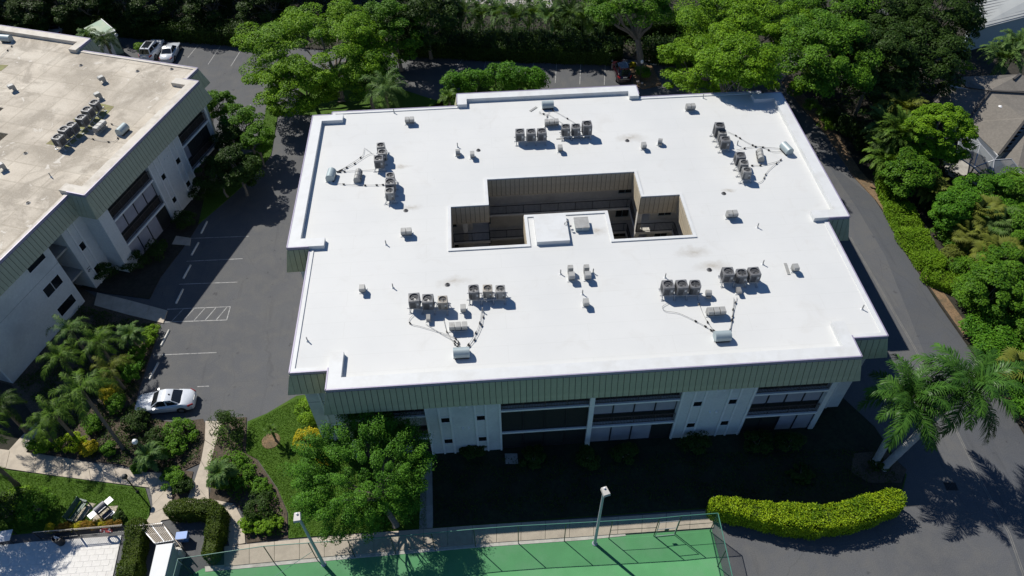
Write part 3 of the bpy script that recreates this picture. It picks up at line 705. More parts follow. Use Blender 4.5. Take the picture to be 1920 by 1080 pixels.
lb.mb().prism(offset(LO, 4.4), -.03, HB, [offset(LH, 1.5)]).build('wall', M['court_wall'], left)
lb.mb().prism(offset(LH, 1.6)[::-1], -.03, .06).build('courtyard_floor', M['concrete_grey'], left)
FL_ = lb.frame((-49.85, 36.95), (-49.85, 55.0)); SV = lambda v: v - 36.95
pier(lb, FL_, 0, SV(38.3), [], [])
bay(lb, FL_, SV(38.3), SV(44.55), [('f', 'p', 'p', 'p', 'd'), ('r', 'p'), ('r', 'p')])
pier(lb, FL_, SV(44.55), SV(49.85), [.1, .95, 1.7, 3.55, 4.35, 5.2], [(1.02, 1.62), (3.62, 4.28)])
bay(lb, FL_, SV(49.85), SV(54.75), [('f', 'd'), ('r', 'p', 'd', 'd', 'd'), ('r', 'p', 'p', 'd', 'd')])
MB(FL_).box(SV(54.75), SV(55.0), -.1, 1.9, -.02, 7.98).build('column', M['trim'], left)
vents(lb, FL_, [(SV(47.0), 6.4), (SV(47.5), 6.4)])
lb.mb().box(-54.0, -51.76, 36.95, 55.0, -.03, 7.99).build('wall', M['stucco'], left)
NW = lb.frame((-51.72, 34.3), (-51.72, 36.95)); pier(lb, NW, 0, 2.64, [.75, 1.55], [(.85, 1.45)], ((1.2, 2.0), (4.3, 5.1), (7.35, 7.9)), depth=3.2)
EW = lb.frame((-51.72, 22.9), (-51.72, 32.6)); pier(lb, EW, 0, 9.7, [], [], depth=3.2)
MB(EW).box(.01, 9.69, -.010, .01, 5.42, 5.45).build('wall_joint', M['soffit'], left)
for z0, z1, two in ((.95, 1.95, False), (3.55, 4.6, True), (6.75, 7.6, False)): window(lb, EW, SV(36.95) + 7.0, 9.0, z0, z1, two)
lb.mb().box(-55.5, -55.2, 32.5, 34.4, 0, 7.9).build('wall', M['soffit'], left)
lb.mb().box(-95, -51.9, 22.9, 27.0, -.03, 7.99).build('wall', M['stucco'], left)
lb.mb().box(-66, -51.75, 55.0, 57.5, -.03, 7.99).build('wall', M['stucco'], left)
for z in (2.4, 5.45): lb.mb().box(-55.2, -52.0, 32.6, 34.3, z, z + .2).build('floor_slab', M['concrete_grey'], left)
# painted unit number, turned to read downwards
cu = bpy.data.curves.new('unit_number', 'FONT'); cu.body = '16'; cu.size = .62; cu.extrude = .004; cu.align_x = 'CENTER'; cu.align_y = 'CENTER'
tmp = bpy.data.objects.new('unit_number', cu); COL.objects.link(tmp); bpy.context.view_layer.update()
me = bpy.data.meshes.new_from_object(tmp.evaluated_get(bpy.context.evaluated_depsgraph_get())); bpy.data.objects.remove(tmp)
me.materials.clear(); me.materials.append(M['ink'])
o = link('unit_number', me, left); o.matrix_local = NW @ Matrix.Translation((.42, -.012, 2.35)) @ Matrix.Rotation(math.pi / 2, 4, 'X') @ Matrix.Rotation(-math.pi / 2, 4, 'Z')
# olive pads under the plant on the tan roof
lb.mb().prism([uv(86, 270, HR), uv(128, 276, HR), uv(176, 240, HR), uv(146, 222, HR)], HR - .01, HR + .012).build('walkway_pad', M['pad'], left)
lb.mb().prism([uv(136, 224, HR), uv(180, 236, HR), uv(214, 200, HR), uv(190, 194, HR)], HR - .01, HR + .016).build('walkway_pad', M['pad'], left)
lb.mb().prism([uv(-14, 121, HR), uv(16, 122, HR), uv(2, 133, HR), uv(-20, 133, HR)], HR - .01, HR + .012).build('walkway_pad', M['pad'], left)

# ------------------------------------------------------------------ roof plant
def prof_x(mb, prof, x0, x1):
    """side profile (y, z) drawn out along x"""
    n = len(prof)
    return mb.add([(x0, y, z) for y, z in prof] + [(x1, y, z) for y, z in prof], [tuple(range(n))[::-1], tuple(range(n, 2 * n))] + [(i, (i + 1) % n, (i + 1) % n + n, i + n) for i in range(n)])

def rounded(wd, r_, n=4):
    h = wd / 2 - r_; p = []
    for k, (sx, sy) in enumerate(((1, 1), (-1, 1), (-1, -1), (1, -1))):
        for j in range(n + 1):
            a = math.pi / 2 * (k + j / n); p.append((sx * h + r_ * math.cos(a), sy * h + r_ * math.sin(a)))
    return p

def condenser(kind):
    wd, ht, rr, body = {'square': (.84, .86, .05, 'unit'), 'round': (.82, .84, .20, 'unit'), 'pale': (.74, .80, .09, 'unit_light'), 'tan': (.72, .76, .04, 'unit_tan'), 'tall': (.86, 1.08, .07, 'unit')}[kind]
    e = empty('condenser_unit', (0, 0, 0))
    P = rounded(wd, rr); Pi = rounded(wd - .06, max(rr - .02, .02))
    MB().prism(Pi, .05, ht - .09).build('coil', M['louvre'], e)
    cab = MB(); cab.prism(P, 0, .07); cab.prism(P, ht - .17, ht - .09)
    for a in range(4):
        m4 = Matrix.Rotation(a * math.pi / 2, 4, 'Z'); cab.M = m4
        cab.box(wd / 2 - .10, wd / 2 + .002, wd / 2 - rr - .07, wd / 2 - rr + .02, .07, ht - .17) if rr > .1 else cab.box(wd / 2 - .09, wd / 2 + .001, wd / 2 - .09, wd / 2 + .001, .07, ht - .17)
    cab.M = None; cab.box(-.16, .16, -wd / 2 - .004, -wd / 2 + .05, .07, ht - .17) if kind in ('pale', 'tan') else cab.box(wd * .1, wd * .42, -wd / 2 - .004, -wd / 2 + .05, .07, ht - .17)
    cab.build('cabinet', M[body], e)
    g = MB(); n = 9
    for a in range(4):
        g.M = Matrix.Rotation(a * math.pi / 2, 4, 'Z')
        for i in range(n):
            x = -wd / 2 + rr + .05 + (wd - 2 * rr - .1) * i / (n - 1); g.box(x - .011, x + .011, -wd / 2 - .002, -wd / 2 + .03, .07, ht - .17)
    g.M = None; g.build('grille', M[body], e)
    # top plate with a round opening
    rad = wd * .41; k = 24; ring = MB()
    sq = []
    for j in range(k):
        a = 2 * math.pi * j / k; c, s_ = math.cos(a), math.sin(a); f = (wd / 2 - .004) / max(abs(c), abs(s_)); f = min(f, wd / 2 + (math.sqrt(2) - 1) * (wd / 2 - rr * .75)); sq.append((c * f, s_ * f))
    ring.add([(x, y, ht) for x, y in sq] + [(math.cos(2 * math.pi * j / k) * rad, math.sin(2 * math.pi * j / k) * rad, ht + .012) for j in range(k)] + [(math.cos(2 * math.pi * j / k) * rad, math.sin(2 * math.pi * j / k) * rad, ht - .13) for j in range(k)] + [(x, y, ht - .10) for x, y in sq],
             [(j, (j + 1) % k, (j + 1) % k + k, j + k) for j in range(k)] + [(j + k, (j + 1) % k + k, (j + 1) % k + 2 * k, j + 2 * k) for j in range(k)] + [(j + 3 * k, (j + 1) % k + 3 * k, (j + 1) % k, j) for j in range(k)])
    ring.build('top_plate', M[body], e)
    MB().lathe([(rad, ht - .125), (.01, ht - .12)], n=24).build('fan_well', M['fan_dark'], e)
    fan = MB(); fan.lathe([(.08, ht - .10), (.08, ht - .04), (.02, ht - .03)], n=10)
    for j in range({'square': 4, 'round': 5, 'pale': 3, 'tan': 3, 'tall': 3}[kind]):
        fan.M = Matrix.Rotation(2 * math.pi * j / {'square': 4, 'round': 5, 'pale': 3, 'tan': 3, 'tall': 3}[kind] + .4, 4, 'Z')
        fan.add([(.07, -.05, ht - .075), (rad * .92, -.11, ht - .085), (rad * .95, .07, ht - .05), (.08, .05, ht - .05)], [(0, 1, 2, 3)])
    fan.M = None; fan.build('fan', M['blade'], e)
    gd = MB()
    for rr_ in (.35, .62, .88):
        gd.tube([(math.cos(t) * rad * rr_, math.sin(t) * rad * rr_, ht + .01) for t in np.linspace(0, 2 * math.pi, 25)], .005, 3, cap=False)
    for j in range(8):
        a = math.pi * j / 4; gd.tube([(0, 0, ht + .012), (math.cos(a) * rad, math.sin(a) * rad, ht + .01)], .005, 3)
    gd.build('fan_guard', M['black'], e)
    MB().box(wd * .2, wd * .36, -wd / 2 - .012, -wd / 2 - .003, ht * .45, ht * .68).build('label_plate', M['plate'], e)
    return e, ht
PROTO = {k: condenser(k) for k in ('square', 'round', 'pale', 'tan', 'tall')}
for k in PROTO: PROTO[k][0].location = (0, 0, -400)
fresh = set(PROTO)

def rack(name, pts, kinds, rot, looks, side=None):
    """a steel rail rack with three condensers; pts are px of the fan tops"""
    zb = HR + .42
    P = [at(px, py, zb + PROTO[k][1]) for (px, py), k in zip(pts, kinds)]
    a, c = P[0], P[-1]; d = (c - a); d.z = 0; L = d.length; d.normalize(); n = Vector((-d.y, d.x, 0)); mid = (a + c) / 2
    e = empty('equipment_stand', (mid.x, mid.y, HR), math.atan2(d.y, d.x), 'galvanised rail stand under the ' + name, 'equipment stand', 'rail stands under condensers')
    hl = L / 2 + .55
    for s_ in (-.34, .34): MB().box(-hl, hl, s_ - .035, s_ + .035, .32, .40).build('rail', M['galv'], e)
    for i in range(4):
        x = -hl + .2 + (2 * hl - .4) * i / 3
        lg = MB(); lg.tube([(x, -.52, .02), (x, -.38, .34)], .025, 6).tube([(x, .52, .02), (x, .38, .34)], .025, 6).tube([(x, -.52, .03), (x, .52, .03)], .022, 6)
        lg.box(x - .1, x + .1, -.62, -.42, 0.001, .03).box(x - .1, x + .1, .42, .62, 0.001, .03); lg.build('leg_frame', M['galv'], e)
    for i in range(3): MB().box(-L / 2 + L * i / 2 - .42, -L / 2 + L * i / 2 - .36, -.4, .4, .385, .418).box(-L / 2 + L * i / 2 + .36, -L / 2 + L * i / 2 + .42, -.4, .4, .385, .418).build('cross_bar', M['galv'], e)
    words = side or ('left', 'middle', 'right')
    for p, k, wd_, lk in zip(P, kinds, words, looks):
        if k in fresh: o = PROTO[k][0]; fresh.discard(k)
        else: o = copy_tree(PROTO[k][0])
        o.location = (p.x, p.y, zb); o.rotation_euler = (0, 0, rot + R.uniform(-.04, .04))
        tag(o, lk + ' condenser, ' + wd_ + ' unit of the ' + name, 'air conditioner', 'air conditioner condensers on the roofs')
    return P
G_ = ('grey square', 'pale square', 'tan', 'dark round cornered', 'tall grey')
LK = {'square': 'grey square', 'round': 'dark round cornered', 'pale': 'pale grey', 'tan': 'small tan', 'tall': 'tall grey'}
def rk(name, pts, kinds, rot=0.0, side=None): return rack(name, pts, kinds, rot, [LK[k] for k in kinds], side)
FMN = ('farthest', 'middle', 'nearest')
rk('outer left front rack on the white roof', [(776, 557), (801.5, 559), (829.5, 561)], ('square', 'square', 'tan'), .0)
rk('inner left front rack on the white roof', [(888, 541), (914, 540), (938, 541)], ('round', 'tan', 'pale'))
rk('inner right front rack on the white roof', [(1253, 532.5), (1279, 532), (1304, 532)], ('square', 'square', 'round'))
rk('outer right front rack on the white roof', [(1366, 508), (1391, 511), (1415, 508)], ('square', 'round', 'square'))
rk('left rear rack on the white roof', [(975, 246), (996, 246), (1016, 245)], ('square', 'square', 'square'))
rk('right rear rack on the white roof', [(1061, 237), (1080, 236.5), (1101, 231)], ('round', 'round', 'tall'))
rk('far left side rack on the white roof', [(713.5, 271.5), (716, 284), (709.5, 296)], ('pale', 'pale', 'square'), .05, FMN)
rk('near left side rack on the white roof', [(731, 328), (731, 340), (730, 357)], ('pale', 'square', 'pale'), .05, FMN)
rk('far right side rack on the white roof', [(1350, 234), (1355, 247), (1360.5, 260)], ('tall', 'pale', 'square'), -.1, FMN)
rk('near right side rack on the white roof', [(1389, 290), (1395.5, 304), (1401, 318)], ('square', 'pale', 'pale'), -.1, FMN)
rk('far rack on the tan roof', [(176, 191), (162, 204), (151, 219)], ('round', 'square', 'square'), -TH, FMN)
rk('near rack on the tan roof', [(132, 233), (119, 241), (107, 256)], ('square', 'square', 'square'), -TH, FMN)

def gooseneck(px, py, n, label, rz=0.0, wd=.42, ht=.75, m='vent', curved=False):
    p = at(px, py, HR); e = empty('roof_vent', (p.x, p.y, HR), rz, label, 'roof vent', 'sheet metal roof vents')
    tot = n * (wd + .06)
    for i in range(n):
        x0 = -tot / 2 + i * (wd + .06) + .03; x1 = x0 + wd
        if curved:
            prof = [(.30, 0), (.30, ht * .45)] + [(.30 * math.cos(a), ht * .45 + ht * .5 * math.sin(a)) for a in np.linspace(.25, math.pi * .95, 7)] + [(-.32, ht * .2), (-.12, ht * .2), (-.12, 0)]
        else:
            prof = [(.24, 0), (.24, ht * .80), (.16, ht), (-.30, ht), (-.38, ht * .92), (-.38, ht * .60), (-.10, ht * .55), (-.10, 0)]
        mb = MB(); prof_x(mb, prof, x0, x1); mb.build('vent_hood', M[m], e)
        MB().box(x0 + .03, x1 - .03, -.36, -.12, ht * .5, ht * .54).build('hood_opening', M['fan_dark'], e)
    MB().box(-tot / 2 - .06, tot / 2 + .06, -.2, .34, 0.001, .05).build('flashing', M['parapet'] if rz == 0 or px > 400 else M['tan_parapet'], e)
    return e
VL = [(769, 232, 2, 'pair of grey hood vents near the rear left edge of the white roof'), (859, 291, 1, 'single grey hood vent left of a taller one, above the left well'), (886, 296, 1, 'taller grey hood vent right of a smaller one, above the left well'),
      (672, 335, 3, 'curved triple grey vent by the left parapet, between pipe runs'), (763, 441, 2, 'pair of grey hood vents left of the courtyard'), (681, 547, 1, 'single small hood vent at the left front of the white roof'),
      (869, 584, 1, 'single hood vent between the two front left condenser racks'), (860, 618, 3, 'triple hood vent below the two front left condenser racks'), (1071, 525, 2, 'left one of two tall hood vents in the middle of the white roof'),
      (1101, 524, 2, 'right one of two tall hood vents in the middle of the white roof'), (1098, 573, 1, 'lone hood vent in front of the two tall ones'), (1034, 236, 3, 'triple hood vent between the two rear condenser racks'),
      (1050, 284, 1, 'lone hood vent just behind the courtyard opening'), (1206, 279, 1, 'boxy hood vent left of a rounded one behind the courtyard'), (1237, 271, 1, 'rounded hood vent right of a boxy one behind the courtyard'),
      (1293, 207, 2, 'pair of hood vents near the rear edge at the right of the white roof'), (1424, 297, 3, 'curved triple vent by the right parapet'), (1370, 408, 2, 'pair of hood vents right of the courtyard'),
      (1488, 508, 1, 'hood vent beside a loose metal strip at the right of the white roof'), (1327, 556, 1, 'single hood vent between the two front right condenser racks'), (1340, 590, 3, 'triple hood vent below the two front right condenser racks')]
for px, py, n, lab in VL:
    tall2 = px in (1071, 1101)
    if tall2:
        e = gooseneck(px, py, 1, lab, wd=.46, ht=.8); c = MB(); prof_x(c, [(.95, 0), (.95, .66), (.87, .8), (.5, .8), (.45, .5), (.6, .45), (.6, 0)], -.2, .2); c.build('vent_hood', M['vent'], e)
    else:
        rz = {672: 1.5, 1424: -1.75, 1237: -.3, 1327: -.15}.get(px, 0.0)
        gooseneck(px, py, n, lab, rz, .40, .72 if n > 1 else .68, curved=px in (672, 1424, 859, 1237, 1327))
for px, py, n, lab in [(195, 150, 1, 'grey hood vent in the middle of the tan roof'), (188, 181, 1, 'white topped hood vent beside the far rack on the tan roof'), (190, 240, 3, 'triple white topped vent beside the condensers on the tan roof'), (27, 166, 1, 'grey hood vent at the left edge of the tan roof, farther one'), (8, 314, 1, 'grey hood vent at the left edge of the tan roof, nearer one')]:
    gooseneck(px, py + 4, n, lab, -TH - .5 if n < 3 else math.pi / 2 - TH, .42, .72)
for k, (px, py) in enumerate([(1275, 549), (1383, 545), (804, 596), (917, 556)]):
    gooseneck(px, py + 4, 1, ['pale duct elbow under the third front rack', 'pale duct elbow under the right front rack', 'pale duct elbow under the left front rack', 'pale duct elbow under the second front rack'][k], 0, .3, .5, 'unit_light')

def pipe_hood(px, py, label, rz=0.0, ln=1.15):
    p = at(px, py, HR); e = empty('pipe_hood', (p.x, p.y, HR), rz, label, 'pipe hood', 'blue grey pipe hoods')
    prof = [(.42, 0), (.42, .42)] + [(.05 + .37 * math.cos(a), .42 + .36 * math.sin(a)) for a in np.linspace(.15, math.pi * .86, 8)] + [(-.36, .36), (-.30, .20), (-.12, .20), (-.12, 0)]
    mb = MB(); prof_x(mb, prof, -ln / 2, ln / 2); mb.build('hood', M['hood'], e, smooth=True)
    MB().box(-ln / 2 + .05, ln / 2 - .05, -.28, -.13, .03, .19).build('pipe_slot', M['fan_dark'], e)
    MB().box(-ln / 2 - .05, ln / 2 + .05, -.16, .47, 0.001, .04).build('flashing', M['parapet'], e)
pipe_hood(866, 668, 'blue grey pipe hood at the front left of the white roof')
pipe_hood(1353, 637, 'blue grey pipe hood at the front right of the white roof')
pipe_hood(1027, 203, 'blue grey pipe hood near the rear parapet of the white roof')
pipe_hood(623, 334, 'blue grey pipe hood by the left parapet of the white roof', math.pi / 2 - .1)
pipe_hood(1472, 285, 'blue grey pipe hood by the right parapet of the white roof', -math.pi / 2 + .25)
pipe_hood(233, 249, 'blue grey pipe hood beside the condensers on the tan roof', math.pi / 2 - TH)
pipe_hood(14, 78, 'blue grey pipe hood near the rear parapet of the tan roof', -TH + .1)

def smooth_line(pts, n=6):
    P = [Vector(p) for p in pts]; o = []
    for i in range(len(P) - 1):
        a, b, c, d = P[max(i - 1, 0)], P[i], P[i + 1], P[min(i + 2, len(P) - 1)]
        for k in range(n):
            t = k / n; o.append(.5 * ((2 * b) + (c - a) * t + (2 * a - 5 * b + 4 * c - d) * t * t + (3 * b - a - 3 * c + d) * t ** 3))
    return o + [P[-1]]
def pipes(pts, label, wraps=(.15, .5, .8), r_=.017):
    L = smooth_line([at(x, y, HR + .10) for x, y in pts])
    e = empty('refrigerant_pipe', (L[0].x, L[0].y, HR), 0, label, 'pipe', 'refrigerant pipes on the roofs'); T = Matrix.Translation((-L[0].x, -L[0].y, -HR))
    MB(T).tube(L, r_, 6).build('pipe', M['pipe'], e, smooth=True)
    for f in wraps:
        i = min(int(f * (len(L) - 1)), len(L) - 2); d = (L[i + 1] - L[i]).normalized()
        MB(T).beam(L[i] - d * .10, L[i] + d * .10, .075, .09).build('pipe_support', M['black'], e)
        MB(T).box(L[i].x - .05, L[i].x + .05, L[i].y - .05, L[i].y + .05, HR + .001, HR + .05).build('support_block', M['black'], e)
pipes([(775, 590), (767, 600), (772, 608), (792, 613), (850, 632), (862, 648)], 'looping pipe from the left front rack to its hood', (.35, .84, .9))
pipes([(798, 607), (830, 627), (853, 640), (868, 655)], 'straight pipe from the left front rack to its hood', (.7, .8))
pipes([(832, 600), (838, 622), (851, 643), (861, 652)], 'short pipe from the right end of the left front rack', (.35, .75, .9))
pipes([(903, 582), (898, 610), (885, 636), (873, 652)], 'left of two pipes from the second front rack to the hood', (.3, .55, .85))
pipes([(907, 582), (903, 610), (890, 637), (876, 652)], 'right of two pipes from the second front rack to the hood', (.2, .35, .7, .9))
pipes([(1253, 568), (1242, 575), (1248, 583), (1275, 588), (1318, 609), (1338, 622)], 'looping pipe from the third front rack to its hood', (.75, .86, .95))
pipes([(1310, 567), (1320, 592), (1334, 614), (1342, 623)], 'straight pipe from the third front rack to its hood', (.1, .55, .85, .97))
pipes([(1376, 558), (1374, 585), (1370, 612), (1366, 628)], 'left of two pipes from the right front rack', (.3, .55, .8))
pipes([(1382, 557), (1376, 580), (1372, 605), (1368, 626)], 'right of two pipes from the right front rack', (.2, .5, .65, .95))
pipes([(697, 287), (684, 278), (682, 284), (676, 295), (640, 318), (632, 322)], 'looping pipe from the far left rack', (.6, .85, .95))
pipes([(702, 289), (690, 290), (660, 309), (634, 321)], 'second pipe from the far left rack', (.65, .8, .9))
pipes([(703, 318), (690, 319), (650, 321), (634, 322)], 'level pipe behind the triple vent by the left parapet', (.75, .9))
pipes([(718, 346), (690, 347), (655, 346), (628, 343)], 'level pipe in front of the triple vent by the left parapet', (.05, .2, .4, .8))
pipes([(1364, 247), (1380, 254), (1405, 269), (1425, 275), (1462, 278)], 'far pipe to the right parapet hood', (.25, .35, .6, .8))
pipes([(1381, 281), (1405, 276), (1428, 275), (1448, 284), (1466, 284)], 'crossing pipe to the right parapet hood', (.2, .4, .7))
pipes([(1408, 310), (1430, 309), (1456, 303), (1466, 298)], 'near pipe to the right parapet hood', (.1, .3, .9))
pipes([(1421, 343), (1430, 338), (1440, 320), (1462, 301)], 'curving pipe from the nearest right rack', (.45, .6, .9))
pipes([(1034, 205), (1064, 222), (1090, 238)], 'long pipe from the rear hood to the right rear rack', (.1, .5, .9))
pipes([(1030, 208), (1025, 220), (1022, 236), (1020, 243)], 'short pipe from the rear hood to the left rear rack', (.3, .6, .9))
pipes([(1013, 208), (1012, 212), (1030, 216), (1056, 232)], 'bent pipe in front of the rear hood', (.5, .85))
pipes([(162, 257), (190, 264), (214, 265), (222, 256)], 'pipe from the near rack on the tan roof to the hood', (.2, .5, .9))
pipes([(208, 232), (220, 236), (232, 238)], 'pair of short pipes behind the hood on the tan roof', (.1, .8))
pipes([(0, 108), (14, 94), (24, 84)], 'pipe running to the rear hood on the tan roof', (.5, .9))

def stack(px, py, label, h=.42):
    p = at(px, py, HR); e = empty('vent_pipe', (p.x, p.y, HR), 0, label, 'vent pipe', 'thin plumbing vent pipes')
    MB().lathe([(.045, 0.001), (.045, h), (.03, h)], n=8).build('pipe', M['pipe'], e); MB().lathe([(.14, 0.001), (.09, .03), (.05, .12)], n=10).build('boot', M['parapet'], e)
for px, py, lab in [(724, 459, 'thin vent pipe left of the courtyard'), (737, 540, 'thin vent pipe between the left vents'), (1051, 514, 'thin vent pipe left of the two tall vents'), (1112, 512, 'thin vent pipe right of the two tall vents'), (1420, 427, 'thin vent pipe near the right edge, level with the courtyard'), (1430, 496, 'thin vent pipe behind the right front rack'), (1616, 580, 'thin vent pipe at the front right corner'),
                    (577, 640, 'thick short vent pipe at the front left corner'), (858, 276, 'thin vent pipe behind the left well'), (739, 212, 'thin vent pipe at the rear left edge'), (1318, 184, 'thin vent pipe at the rear right edge'), (1092, 552, 'thin vent pipe behind the lone front vent'), (1247, 521, 'thin vent pipe left of the front right drain'), (905, 585, 'thin vent pipe in front of the second front rack'), (1382, 272, 'thin vent pipe beside the far right rack'), (96, 332, 'thin vent pipe on the tan roof')]:
    stack(px, py, lab, .5)
def drain(px, py, label):
    p = at(px, py, HR); e = empty('roof_drain', (p.x, p.y, HR), 0, label, 'roof drain', 'domed roof drains')
    MB().lathe([(.22, .001), (.20, .03), (.10, .035)], n=14).build('flange', M['unit'], e)
    d = MB()
    for k in range(8):
        a = k * math.pi / 4; d.tube([(math.cos(a) * .13, math.sin(a) * .13, .02), (math.cos(a) * .11, math.sin(a) * .11, .12), (0, 0, .17)], .018, 4)
    d.build('strainer', M['black'], e)
for px, py, lab in [(761, 395, 'dark roof drain left of the courtyard'), (839, 534, 'dark roof drain behind the left front rack'), (1330, 506, 'dark roof drain behind the third front rack'), (1357, 363, 'dark roof drain right of the courtyard'), (1176, 264, 'dark roof drain with a stain behind the courtyard'), (897, 282, 'dark roof drain beside the tall hood vent'),
                    (152, 123, 'dark roof drain near the rear of the tan roof'), (258, 134, 'dark roof drain at the rear right of the tan roof'), (48, 288, 'dark roof drain left on the tan roof'), (53, 381, 'dark roof drain near the front of the tan roof'), (322, 130, 'dark roof drain at the far corner of the tan roof')]: drain(px, py, lab)
# hatch, antenna, loose strips
p = at(1090, 425, HR); e = empty('roof_hatch', (p.x, p.y, HR), 0, 'grey square roof hatch right of the lift housing', 'roof hatch')
MB().box(-.55, .55, -.6, .6, .001, .42).build('kerb', M['hood'], e); MB().box(-.6, .6, -.65, .65, .42, .5).build('lid', M['vent'], e); MB().box(-.05, .05, -.68, -.64, .30, .46).build('handle', M['galv'], e)
p = at(1058, 428, HR); e = empty('antenna_bracket', (p.x, p.y, HR), 0, 'thin bracket with two small floodlights beside the lift housing', 'bracket')
MB().tube([(0, 0, .001), (0, 0, .6), (.25, -.1, .65)], .02, 5).build('arm', M['post'], e)
for q in ((.28, .15, .62), (.45, -.3, .5)): MB().cbox(q, (.18, .12, .12), .3).build('floodlight', M['unit'], e)
MB().tube([(0, 0, .55), (.45, -.3, .5)], .015, 5).tube([(0, 0, .6), (.28, .15, .62)], .015, 5).build('cable', M['black'], e)
for (a, b, lab) in (((994, 209), (1006, 201), 'loose metal strip left of the rear pipe hood'), ((1472, 494), (1479, 515), 'loose metal strip beside the right hand vent'), ((1043, 261), (1105, 258), 'loose rail lying in front of the right rear rack')):
    p, q = at(*a, HR), at(*b, HR); c = (p + q) / 2
    tag(MB(Matrix.Translation((-c.x, -c.y, -HR))).beam((p.x, p.y, HR + .03), (q.x, q.y, HR + .03), .22 if b[0] < 1100 and a[0] != 1043 or a[0] > 1400 else .08, .05).build('metal_strip', M['vent'], None), lab, 'metal strip').location = (c.x, c.y, HR)

# ------------------------------------------------------------------ wheel stops, kerbs, lamps
ws = MB(); ws.add([(-.92, -.08, 0), (.92, -.08, 0), (.92, .08, 0), (-.92, .08, 0), (-.90, -.05, .13), (.90, -.05, .13), (.90, .05, .13), (-.90, .05, .13)], [(3, 2, 1, 0), (4, 5, 6, 7), (0, 1, 5, 4), (1, 2, 6, 5), (2, 3, 7, 6), (3, 0, 4, 7)])
wsm = ws.mesh('wheel_stop', M['stop']); ORD = ('first', 'second', 'third', 'fourth', 'fifth', 'sixth', 'seventh', 'eighth')
def stops(pts, row, dirv):
    for k, (px, py) in enumerate(pts):
        p = at(px, py, .0); o = link('wheel_stop', wsm, None, (p.x, p.y, .001), (0, 0, dirv + R.uniform(-.03, .03)))
        tag(o, 'white concrete wheel stop, ' + ORD[k] + ' ' + row, 'wheel stop', 'concrete wheel stops')
stops([(849, 103), (891, 105.5), (935, 107.5), (979, 109.5), (1023, 111), (1069, 113), (1113, 115)], 'from the left in the row under the rear palms', -.02)
stops([(1233, 121)], 'and only one right of the tree island', -.05)
stops([(394, 80.5), (437, 84), (478, 87)], 'from the left in the far left parking row', -.09)
stops([(383, 427), (366, 467), (351, 510), (337, 556)], 'from the top in the shaded row by the left building', 1.42)
stops([(310, 634), (289, 696)], 'from the top in the sunlit row by the palm bed', 1.42)

def globe_lamp(top, base, label, arm=False):
    b = at(*base, .1); h = 3.0
    for hh in np.arange(1.5, 6, .05):
        q = Vector((b.x, b.y, hh)); d = q - CAMP; yy = 540 - FOC * d.dot(_u) / d.dot(_f)
        if yy <= top[1]: h = hh; break
    e = empty('lamp_post', (b.x, b.y, .08), 0, label, 'lamp post')
    MB().tube([(0, 0, 0), (0, 0, h - .2)], .05, 8).build('post', M['post'], e); MB().lathe([(.12, 0), (.12, .12), (.06, .2)], n=10).build('base', M['post'], e)
    MB().lathe([(.02, h - .22), (.13, h - .18), (.21, h - .02), (.21, h + .08), (.13, h + .22), (.02, h + .26)], n=14).build('globe', M['globe'] if not arm else M['post'], e, smooth=True)
globe_lamp((1202, 118), (1199, 153), 'dark lamp post with white globe beside the tree island')
globe_lamp((242, 67), (236, 105), 'lamp post with white globe beyond the tan roofed building')
globe_lamp((1812, 531), (1805, 560), 'lamp post with white globe rising from the right hand hedge')
globe_lamp((231, 895), (258, 922), 'dark lamp post on the edge of the picnic lawn', True)
globe_lamp((277, 830), (284, 868), 'small white topped lamp among the palms by the path')

# ------------------------------------------------------------------ court fence and floodlights
f_e = empty('chain_link_fence', (0, 20, 0), 0, 'tall green chain link fence round the tennis court', 'fence')
fe = Matrix.Translation((0, -20, 0))
bases = [(350, 1083), (362, 1079), (515, 1056), (595, 1050), (666, 1045), (742.5, 1039), (816, 1032), (892, 1025), (972, 1019), (1058, 1014.5), (1141.5, 1010), (1225.8, 1005), (1265.8, 1001), (1331, 996)]
BP = [Vector(flat(x, y, .03)) for x, y in bases]; BP[0] = Vector((BP[1].x - .15, 15.5))
FH = 3.06
right = [Vector((BP[-1].x - .1 * k, BP[-1].y - 2.6 * k)) for k in range(5)]
allp = BP + right[1:]
for p in allp: MB(fe).tube([(p.x, p.y, 0.0), (p.x, p.y, FH)], .035, 6).build('post', M['fence_green'], f_e)
for seq in (BP, [BP[-1]] + right[1:]):
    for z, r_, m in ((FH, .032, 'top_rail'),):
        MB(fe).tube([(p.x, p.y, z) for p in seq], r_, 6).build('top_rail', M[m], f_e)
    mm = MB(fe)
    for a, b in zip(seq, seq[1:]):
        n_ = (b - a).normalized() * .02
        mm.add([(a.x, a.y, .05), (b.x, b.y, .05), (b.x, b.y, FH - .02), (a.x, a.y, FH - .02)], [(0, 1, 2, 3)])
    mm.build('chain_mesh', M['chain'], f_e)
for i, j, z in ((9 + 1, 11, 1.5), (12, 13, 1.5), (0, 3, 1.6)): MB(fe).tube([(BP[i].x, BP[i].y, z), (BP[j].x, BP[j].y, z)], .02, 6).build('mid_rail', M['fence_green'] if i else M['top_rail'], f_e)
a, b = BP[11], BP[12]; gate = MB(fe); o_ = Vector((0, -.06)); a2, b2 = a + (b - a) * .06 + o_, b - (b - a) * .06 + o_
for z in (.1, 1.25, 2.45): gate.tube([(a2.x, a2.y, z), (b2.x, b2.y, z)], .026, 6)
for p in (a2, b2): gate.tube([(p.x, p.y, .1), (p.x, p.y, 2.45)], .026, 6)
gate.build('gate', M['galv'], f_e); MB(fe).cbox(((a2.x + b2.x) / 2, a2.y, 1.1), (.3, .05, .22)).build('latch_plate', M['post'], f_e)
for seq, nm in ((BP[-1:] + right[1:], 0),): MB(fe).tube([(p.x + .03, p.y, .12) for p in seq], .02, 6).build('bottom_rail', M['fence_green'], f_e)

